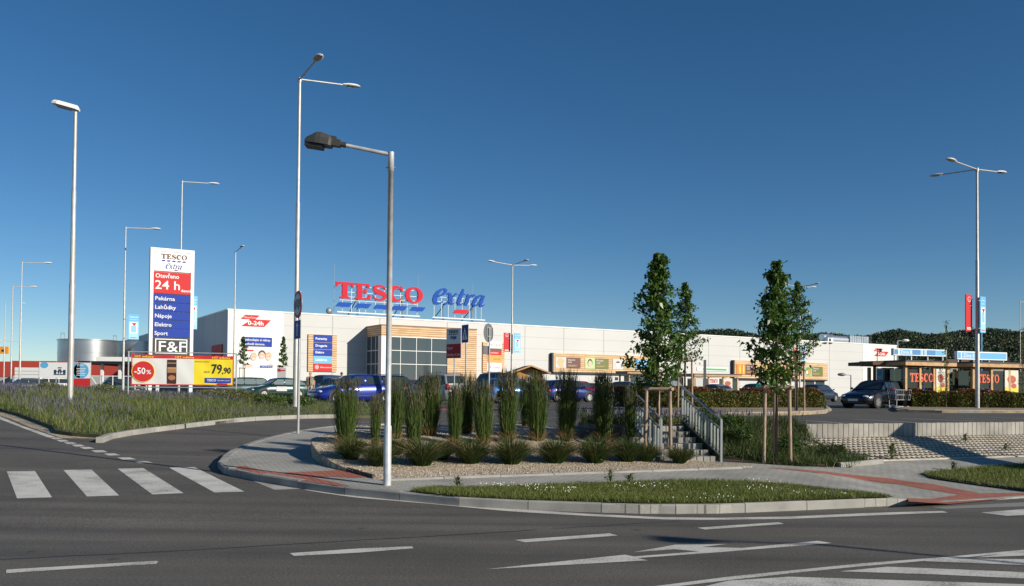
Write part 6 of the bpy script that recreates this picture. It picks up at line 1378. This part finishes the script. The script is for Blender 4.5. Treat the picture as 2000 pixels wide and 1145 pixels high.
# small weeds
def weed(p, h, label, n=60, name='weed', lw=.05):
    o = thing(name, p, 0, label, 'weed', 'weeds beside the pavements'); mb = MB(); st_ = random.Random(int(p[0]*97))
    for k in range(5): mb.tube([(0, 0, 0), (st_.uniform(-.2, .2)*h, st_.uniform(-.2, .2)*h, h*st_.uniform(.6, 1))], .006, 4)
    mb.build('stem', G_C, o); b = rs_.normal(0, .28*h, (n, 3)); b[:, 2] = rs_.uniform(.1, 1, n)*h; b[:, :2] *= (1.1-b[:, 2:3]/h)
    cat([(blades(b, rs_.uniform(-.02, .06, n), rs_.uniform(.5, 1, n)*lw, rs_.normal(0, .05, (n, 2)), 1), 0)], 'leaf', [G_A], o)
for px, py, hf2, h, lb in ((893,950,PV,.14,'small weed sprouting on the island lawn edge right of the front lamp post'),(1192,944,PV,.20,'leafy weed on the back edge of the island lawn below the stairs'),(1230,944,PV,.14,'smaller weed on the back edge of the island lawn, right of another'),(1645,905,PV,.38,'grey-green bushy weed at the left foot of the honeycomb slope'),(1743,898,PV,.33,'green weed low on the honeycomb slope near the wall shadow'),(1885,864,HC,.2,'small weed high on the honeycomb slope at the right'),(1965,884,PV,.22,'green weed at the right edge foot of the honeycomb slope'),(1862,918,PV,.14,'dry weed at the tip of the right lawn'),(1140,838,BED,.5,'loose leafy weed behind the darkest tall grass'),(1170,905,BED,.22,'yellow-green sprig in a tussock')):
    p = hit(px, py, hf2, .02); weed(p, h, lb, 70 if h < .3 else 220, lw=.035)
# --- lawns
def lawn(poly, n, hf, name, label, hmin=.02, hmax=.062, off=.018, mats=(0,), bare=None):
    P = scatter(poly, n, None, hf, off); N = len(P); c = clump(P, 2.1)
    if bare is not None: P = P[~bare(P)]; N = len(P); c = clump(P, 2.1)
    hh = rs_.uniform(hmin, hmax, N)*(.6+.8*c); b1 = rs_.rand(N) < .62+.2*c
    parts = [(blades(P[b1], hh[b1], rs_.uniform(.006, .011, b1.sum()), rs_.normal(0, .025, (b1.sum(), 2)), 1), 0), (blades(P[~b1], hh[~b1]*.9, rs_.uniform(.006, .011, (~b1).sum()), rs_.normal(0, .03, ((~b1).sum(), 2)), 1), 1)]
    o = cat(parts, name, [G_GR1, G_GR2]); tag(o, label, 'grass', kind='stuff'); return o
G_GR1 = leaf('lawn green', (.075, .13, .018), (.16, .19, .04), 1.2); G_GR2 = leaf('lawn dry', (.20, .18, .055), (.28, .23, .09), 2)
bare = lambda P: (np.abs(P[:, 0]-3.9) < 1.0) & (np.abs(P[:, 1]-14.6+.0*P[:, 0]) < .28) & (rs_.rand(len(P)) < .7)
lawn(ISL, 60000, PV, 'lawn_grass', 'short green grass with clover on the kerbed island beside the road', bare=bare)
lawn(RG, 30000, PV, 'lawn_grass', 'short green grass patch at the right edge beside the path', hmax=.11)
P = scatter(ISL, 9000, None, PV, .08); c = clump(P, 3.3, 2.0); P = P[(c > .62) & (rs_.rand(len(P)) < .22)][:280]; N = len(P)
tag(cat([(blades(P, np.full(N, .014), np.full(N, .017), np.zeros((N, 2)), 1), 0)], 'clover_flower', [G_W]), 'white clover heads dotted over the kerbed island lawn', 'clover', kind='stuff')
# --- gravel stones
P = scatter(bed, 9000, lambda P: np.clip(1.2-(P[:, 1]-14)/9, .2, 1), BED, .008); N = len(P)
base = np.array([(1,0,0),(0,1,0),(-1,0,0),(0,-1,0)], float); V = []; 
r = rs_.uniform(.008, .022, N)
for a, b in ((0,1),(1,2),(2,3),(3,0)):
    top = P+np.column_stack([np.zeros(N), np.zeros(N), r*.8]); pa = P+base[a]*r[:, None]; pb = P+base[b]*(r*.8)[:, None]; V.append(np.stack([pa, pb, top, top+np.array([.001, 0, 0])], 1))
V = np.stack(V, 1).reshape(-1, 3)
tag(fast_mesh('loose_stones', V, None, 4, [leaf('stone', (.42, .34, .25), (.62, .54, .44), 9, tl=0)]), 'loose tan pebbles on the gravel bed', 'gravel', kind='stuff')
# --- verge meadow with lavender
def meadow(poly, n, hf, label_g, label_l, hs=(.18, .45), lav=.25, off=-.02, wv=(.010, .019), seed=3, name_v=False, ms=None):
    global rs_; rs_ = np.random.RandomState(seed)
    P = scatter(poly, n, lambda P: np.clip(30/(P[:, 1]+2)*.9, .25, 1), hf, off); N = len(P); c = clump(P, .9); c2 = clump(P, 2.6, 1.0)
    q = 1000+1700*P[:, 0]/P[:, 1]; lowf = np.interp(q, [60, 230, 440, 500, 640], [.95, .66, .55, .36, .32]) if name_v else 1
    hh = rs_.uniform(*hs, N)*(.55+.6*c+.25*c2)*lowf; k = rs_.rand(N); g1 = k < .50+.15*c2; g3 = (k > .965)
    g2 = ~g1 & ~g3; ln = rs_.normal(0, .09, (N, 2)); wd = rs_.uniform(*wv, N)
    parts = [(blades(P[g], hh[g], wd[g], ln[g], 2, .3), i) for i, g in enumerate((g1, g2, g3))]
    tag(cat(parts, 'tall_grass', ms or [G_M1, G_M2, G_B]), label_g, 'grass', kind='stuff')
    if lav:
        Q = scatter(poly, int(n*lav), lambda P: np.clip((clump(P, .8, 4)-.30)*1.3, 0, 1), hf, off); N = len(Q); hh = rs_.uniform(hs[0]*1.0, hs[1]*1.25, N)*(np.interp(1000+1700*Q[:, 0]/Q[:, 1], [60, 230, 440, 500, 640], [.95, .66, .55, .36, .32]) if name_v else 1); Q2 = Q.copy(); Q2[:, 2] += hh*.7; ln = rs_.normal(0, .06, (N, 2)); Q2[:, :2] += ln*.7
        tag(cat([(blades(Q2, hh*.35, rs_.uniform(.018, .034, N), ln*.3, 1), 0), (blades(Q, hh*.72, np.full(N, .008), ln*.7, 1), 1)], 'lavender', [G_L, G_M1]), label_l, 'lavender', kind='stuff')
G_M1 = leaf('meadow green', (.06, .11, .02), (.14, .19, .04), 1.0); G_M2 = leaf('meadow olive', (.13, .15, .045), (.21, .20, .07), .8)
G_K1 = leaf('bank green', (.025, .06, .010), (.065, .11, .02), 1.5); G_K2 = leaf('bank olive', (.055, .08, .02), (.10, .12, .035), 1.0)
meadow(VG, 95000, VERGE, 'rough meadow grass covering the left verge', 'grey violet lavender mixed through the left verge', lav=.42, hs=(.20, .50), name_v=True)
meadow(bank, 14000, BANK, 'rough grass covering the bank right of the steps', 'lavender along the top of the bank right of the steps', hs=(.10, .30), lav=.06, off=0, wv=(.008, .016), seed=4, ms=[G_K1, G_K2, G_B])
# planting at the back of the platform, between stairs and hedge (lavender strip)
strip1 = [st(9.3, 17.0), st(14.5, 17.0), st(13.5, 18.2), st(9.6, 18.6)]
sheet('planting_strip', strip1, lambda x, y: CP+.03, 0, M_SOIL, skirt=.6)
meadow(strip1, 3500, lambda x, y: CP+.03, 'low grass strip along the car park edge above the steps', 'lavender strip along the car park edge above the steps', hs=(.12, .30), lav=.5, off=0, wv=(.01, .018), seed=8)
# shrubs on the verge
def leafy(name, n, rad, h, mats, shape='ball', lw=(.03, .055), seed=1, core=True):
    """returns foliage quads filling an ellipsoid"""
    r = np.random.RandomState(seed); d = r.normal(size=(n, 3)); d /= np.linalg.norm(d, axis=1)[:, None]; k = r.rand(n)**.35; p = d*k[:, None]*[rad, rad, h/2]; p[:, 2] += h/2; return p
def leafquads(p, size, r, flat=.5):
    N = len(p); a = r.normal(size=(N, 3)); a[:, 2] *= flat; a /= np.linalg.norm(a, axis=1)[:, None]; b = np.cross(a, r.normal(size=(N, 3))); b /= np.linalg.norm(b, axis=1)[:, None]
    s = size[:, None]; droop = np.array([0, 0, -.35])*s
    return np.stack([p-b*s*.32, p+a*s*.5+droop*.3, p+b*s*.32+a*s*.15, p-a*s*.5], 1).reshape(-1, 3) if False else np.stack([p-a*s*.55, p-b*s*.30, p+a*s*.55+droop, p+b*s*.30], 1).reshape(-1, 3)
for px, dd, w_, h, lb in ((525,36,.75,.42,'bright green leafy shrub at the right end of the left verge'),(470,38.5,.9,.55,'brownish green shrub below the right post of the hoarding'),(415,40,.9,.45,'dull green shrub under the hoarding banner'),(585,34.5,.6,.4,'small grey green shrub at the foot of the tallest lamp post'),(205,44,.8,.6,'dark shrub on the verge below the START banner'),(100,40,.6,.55,'dark shrub on the verge below the white car')):
    x = gx(px, dd); z = VERGE(x, dd); o = thing('shrub', (x, dd, z), 0, lb, 'shrub', 'shrubs on the left verge'); r = np.random.RandomState(px); p = leafy('', 1500, w_, h, None, seed=px)
    p *= 1; p[:, 0] += .12*np.sin(p[:, 2]*9); fast_mesh('foliage', leafquads(p, r.uniform(.05, .09, len(p)), r), None, 4, [G_A if px in (525, 585) else G_C], None, o)
for k, (u, v_, w_, h) in enumerate(((11.7, 15.2, .30, .42), (12.6, 14.7, .26, .36), (12.2, 16.1, .34, .40), (13.3, 15.6, .28, .30), (11.6, 16.3, .30, .45), (13.6, 14.5, .30, .34))):
    x, y = st(u, v_); o = thing('shrub', (x, y, BANK(x, y)), 0, ['low dark leafy plant on the bank, nearest the right railing', 'low dark leafy plant on the bank at the foot of the stakes', 'low leafy plant high on the bank behind the staked tree', 'low leafy plant on the right flank of the bank', 'low leafy plant at the top of the bank beside the railing', 'grey green leafy plant where the bank meets the honeycomb slope'][k], 'shrub', 'low plants on the bank right of the steps'); r = np.random.RandomState(k+50)
    p = leafy('', 900, w_, h, None, seed=k+50); fast_mesh('foliage', leafquads(p, r.uniform(.03, .06, len(p)), r), None, 4, [G_K2 if k == 5 else G_K1], None, o)
# --- hedges
def hedge(x0, y0, L, D, h, ang, label, n=16000, seed=1):
    o = thing('hedge', (x0, y0, CP+.1), ang, label, 'hedge'); r = np.random.RandomState(seed)
    mb = MB(); mb.box(.25, L-.25, .22, D-.22, 0, h-.22); mb.build('branches', mat('hedge twigs', (.03, .028, .015), .9), o)
    P = np.column_stack([r.rand(n)*L, r.rand(n)*D, np.ones(n)]); f = r.rand(n); top = f < .35; fr_ = ~top & (f < .85)
    hp = h*(.88+.12*np.sin(P[:, 0]*2.1+1.7*np.sin(P[:, 0]*.7))+.05*np.sin(P[:, 0]*7.3))
    P[:, 2] = np.where(top, hp-r.rand(n)**2*.15, r.rand(n)*hp); P[:, 1] = np.where(fr_, r.rand(n)**2*.35+.05*np.sin(P[:, 0]*5), P[:, 1])
    e = f > .93; P[:, 0] = np.where(e, np.where(r.rand(n) < .5, r.rand(n)*.2, L-r.rand(n)*.2), P[:, 0])
    # rounded top front
    P[:, 1] += np.where(P[:, 2] > hp*.8, .12, 0)
    red = (r.rand(n) < .22+.65*(P[:, 2]/h > .75)*(.3+.7*(np.sin(P[:, 0]*1.7+2)*.5+.5)))
    V = leafquads(P, r.uniform(.06, .12, n), r); V4 = V.reshape(-1, 4, 3)
    V = np.concatenate([V4[~red], V4[red]]).reshape(-1, 3); mi = np.concatenate([np.zeros((~red).sum()), np.ones(red.sum())]); fast_mesh('foliage', V, None, 4, [G_H, G_HR], mi, o)
a = Vector(I1[1]); b = Vector(I1[3]); c = Vector(I1[0])
def hedge_px(pa, pb, pyb, d0, d1, dep, h, label, n, seed):
    x0 = gx(pa, d0); x1 = gx(pb, d1); L = math.hypot(x1-x0, d1-d0); hedge(x0, d0, L, dep, h, math.atan2(d1-d0, x1-x0), label, n, seed)
hedge_px(1238, 1614, 795, 35.6, 39.8, 1.8, .88, 'long green and reddish hedge behind the two tallest staked trees', 26000, 1)
hedge_px(1782, 2110, 795, 44.2, 43.0, 1.7, .92, 'green and reddish hedge at the right in front of the trolley shelters', 20000, 2)
# --- trees
def tree(x, y, z, h, crown0, wid, label, n=2600, stakes=True, seed=1, leaf_s=(.06, .13), tiers=9, trunk_r=.045, group='young staked pear trees', stake_h=None, lean=0, cat_='tree', sparse=0):
    o = thing('young_tree', (x, y, z), seed*.9, label, cat_, group); r = np.random.RandomState(seed); mb = MB()
    mb.tube([(0, 0, -.1), (.015, 0, crown0*.5), (.0, .01, crown0), (.02, 0, (crown0+h)/2), (0, 0, h*.97)], [trunk_r, trunk_r*.85, trunk_r*.75, trunk_r*.45, .008], 8); mb.build('trunk', BARK, o)
    mb = MB(); tips = []; ch = h-crown0
    nb = tiers*4
    for i in range(nb):
        k = (i+.5)/nb; z0 = crown0-.12+ch*k*.95; a = i*2.4+r.uniform(-.3, .3)
        w_ = wid*.5*(1.0-.80*k**1.1)*(.62+.38*min(1, k/.12)) * (.60+.62*r.rand()); up = w_*r.uniform(.05, .85)
        p1 = (math.cos(a)*w_, math.sin(a)*w_, z0+up); mb.tube([(0, 0, z0), (p1[0]*.55, p1[1]*.55, z0+up*.35), p1], [.013*(1-k)+.005, .008*(1-k)+.004, .003], 5); tips.append((np.array([0, 0, z0]), np.array(p1), w_))
    mb.build('branch', BARK, o)
    P = []
    per = n//(nb+4)
    for a_, b_, w_ in tips:
        pe = int(per*r.uniform(.35, 1.5)); t = r.rand(pe)**.45; c = a_+(b_-a_)*t[:, None]; c += r.normal(0, 1, (pe, 3))*(.04+.085*w_)*np.array([1, 1, .8]); P.append(c)
    top = np.column_stack([r.normal(0, .05, per*4), r.normal(0, .05, per*4), h-np.abs(r.normal(0, .16, per*4))*h/3]); P.append(top); P = np.concatenate(P)
    P = P[P[:, 2] > crown0-.28]
    s_ = r.uniform(*leaf_s, len(P)); V = leafquads(P, s_, r, 1.0); q = fast_mesh('crown', V, None, 4, [G_LF], None, o)
    if stakes:
        sh = stake_h or crown0*.9; rr = .30
        pts = [(math.cos(a)*rr, math.sin(a)*rr) for a in (R(200)-seed*.9, R(320)-seed*.9, R(80)-seed*.9)]
        for (u, v_) in pts: mb = MB(); mb.cyl((u, v_, -.1), (u*.9, v_*.9, sh), .036, .034, 10); mb.build('stake', M_WOODPOLE, o)
        mb = MB()
        for i in range(3):
            a_, b_ = Vector((*pts[i], sh-.05))*1.0, Vector((*pts[(i+1) % 3], sh-.05)); d_ = (b_-a_).normalized()*.06; mb.cyl(a_*1-d_, b_+d_, .034, n=8)
        mb.build('crossbar', M_WOODPOLE, o)
        mb = MB(); mb.cyl((0, 0, sh-.06), (0, 0, sh-.02), trunk_r+.02, n=8); mb.bar((*[q_*.9 for q_ in pts[0]], sh-.04), (0, 0, sh-.04), .02); mb.build('tie', M_DTIMBER, o)
    return o
def tree_px(px, pb, pt, pc0, wpx, label, hf=BED, d=None, ps_=None, **k):
    if d is None: p = hit(px, pb, hf, 0)
    else: x = gx(px, d); p = Vector((x, d, U(x, d)))
    s = 1700/p.y; h = at(px, pt, p.y).z-p.z; c0 = at(px, pc0, p.y).z-p.z; sh = at(px, ps_, p.y).z-p.z if ps_ else None
    return tree(p.x, p.y, p.z, h, c0, wpx/s*1.25, label, stake_h=sh, **k)
tree_px(1285, 898, 496, 752, 104, 'tallest staked young tree, its stakes standing in front of the left stair railing', hf=PV, n=4300, seed=3, tiers=13, ps_=755)
tree_px(1338, 0, 553, 705, 70, 'smaller staked young tree directly right behind the tallest one', d=32, n=3100, seed=4, tiers=10, ps_=702)
tree_px(1516, 905, 511, 754, 92, 'staked young tree on the planted bank right of the steps', hf=BANK, n=3900, seed=5, tiers=13, ps_=752)
tree_px(1556, 0, 551, 700, 78, 'smaller staked young tree behind the one on the planted bank', d=33, n=3100, seed=6, tiers=10, ps_=706)
tree_px(474, 0, 658, 712, 22, 'tiny columnar tree in front of the left end of the facade, beside the hoarding post', d=76, n=900, seed=7, tiers=6, leaf_s=(.12, .2), ps_=718)
tree_px(552, 0, 658, 716, 20, 'tiny columnar tree in front of the facade between the poster and the signpost', d=76, n=900, seed=8, tiers=6, leaf_s=(.12, .2), ps_=720)
tree_px(1848, 0, 626, 760, 15, 'thin sparse young tree in front of the left zone sign', d=43, n=420, seed=9, tiers=12, stakes=False, leaf_s=(.05, .09), trunk_r=.025)
tree_px(1998, 0, 640, 760, 15, 'thin sparse young tree at the right edge of the picture', d=44, n=420, seed=10, tiers=12, stakes=False, leaf_s=(.05, .09), trunk_r=.025)
# notice plate at the foot of second tiny tree
p = at(541, 760, 75); o = thing('notice_board', (p.x, p.y, CP), 0, 'small pale notice board with a red mark below the second tiny columnar tree', 'notice board'); mb = MB(); mb.box(0, .75, -.03, .03, 1.3, 2.5); mb.build('panel', M_GREYP, o); mb = MB(); mb.box(.04, .3, -.05, -.031, 2.15, 2.4); mb.box(.3, .7, -.05, -.031, 2.2, 2.3); mb.build('print', M_RD, o); mb = MB(); mb.box(.34, .40, -.02, .02, 0, 1.3); mb.build('post', M_STEEL, o)
# --- forest on the hills
def forest():
    r = np.random.RandomState(5); mb_v = []; mis = []
    NYh, NXh = HILLV.shape[0]-1, HILLV.shape[1]-1; N = 14000
    j = r.rand(N)**.8*NYh*.995; i = r.rand(N)*NXh*.995; j0 = j.astype(int); i0 = i.astype(int); fj = (j-j0)[:, None]; fi = (i-i0)[:, None]
    p = (HILLV[j0, i0]*(1-fj)*(1-fi)+HILLV[j0+1, i0]*fj*(1-fi)+HILLV[j0, i0+1]*(1-fj)*fi+HILLV[j0+1, i0+1]*fj*fi)
    # ridge row, denser
    M_ = 900; ii = r.rand(M_)*NXh*.995; a = ii.astype(int); fa = (ii-a)[:, None]; jr = np.full(M_, NYh-2)+r.randint(0, 3, M_); p2 = HILLV[jr, a]*(1-fa)+HILLV[jr, a+1]*fa; p = np.concatenate([p, p2])
    n = len(p); R_ = r.uniform(2.0, 5.0, n); kind = (clump(p, .02, 1)*.6+r.rand(n)*.5)
    K = 26; d = r.normal(size=(n, K, 3)); d /= np.linalg.norm(d, axis=2)[:, :, None]; d[:, :, 2] = np.abs(d[:, :, 2])*1.15-.15
    c = p[:, None, :]+d*R_[:, None, None]*r.uniform(.75, 1.05, (n, K, 1)); c[:, :, 2] += R_[:, None]*.35
    c = c.reshape(-1, 3); s = np.repeat(R_*.42, K); V = leafquads(c, s, r, 1.0).reshape(-1, 4, 3)
    m = np.repeat(np.where(kind > .95, 2, np.where(kind > .62, 1, 0)), K)
    o = fast_mesh('forest', V.reshape(-1, 3), None, 4, [leaf('forest dark', (.020, .038, .018), (.036, .056, .024), .05, tl=.05, isl=(.8, 1.2)), leaf('forest mid', (.036, .056, .022), (.055, .075, .028), .05, tl=.05, isl=(.8, 1.2)), leaf('forest brown', (.065, .06, .02), (.09, .075, .03), .05, tl=.05)], m)
    tag(o, 'dark wood covering the far hills behind the supermarket', 'forest', kind='stuff')
forest()
for nm in ('panel_joint',): pass
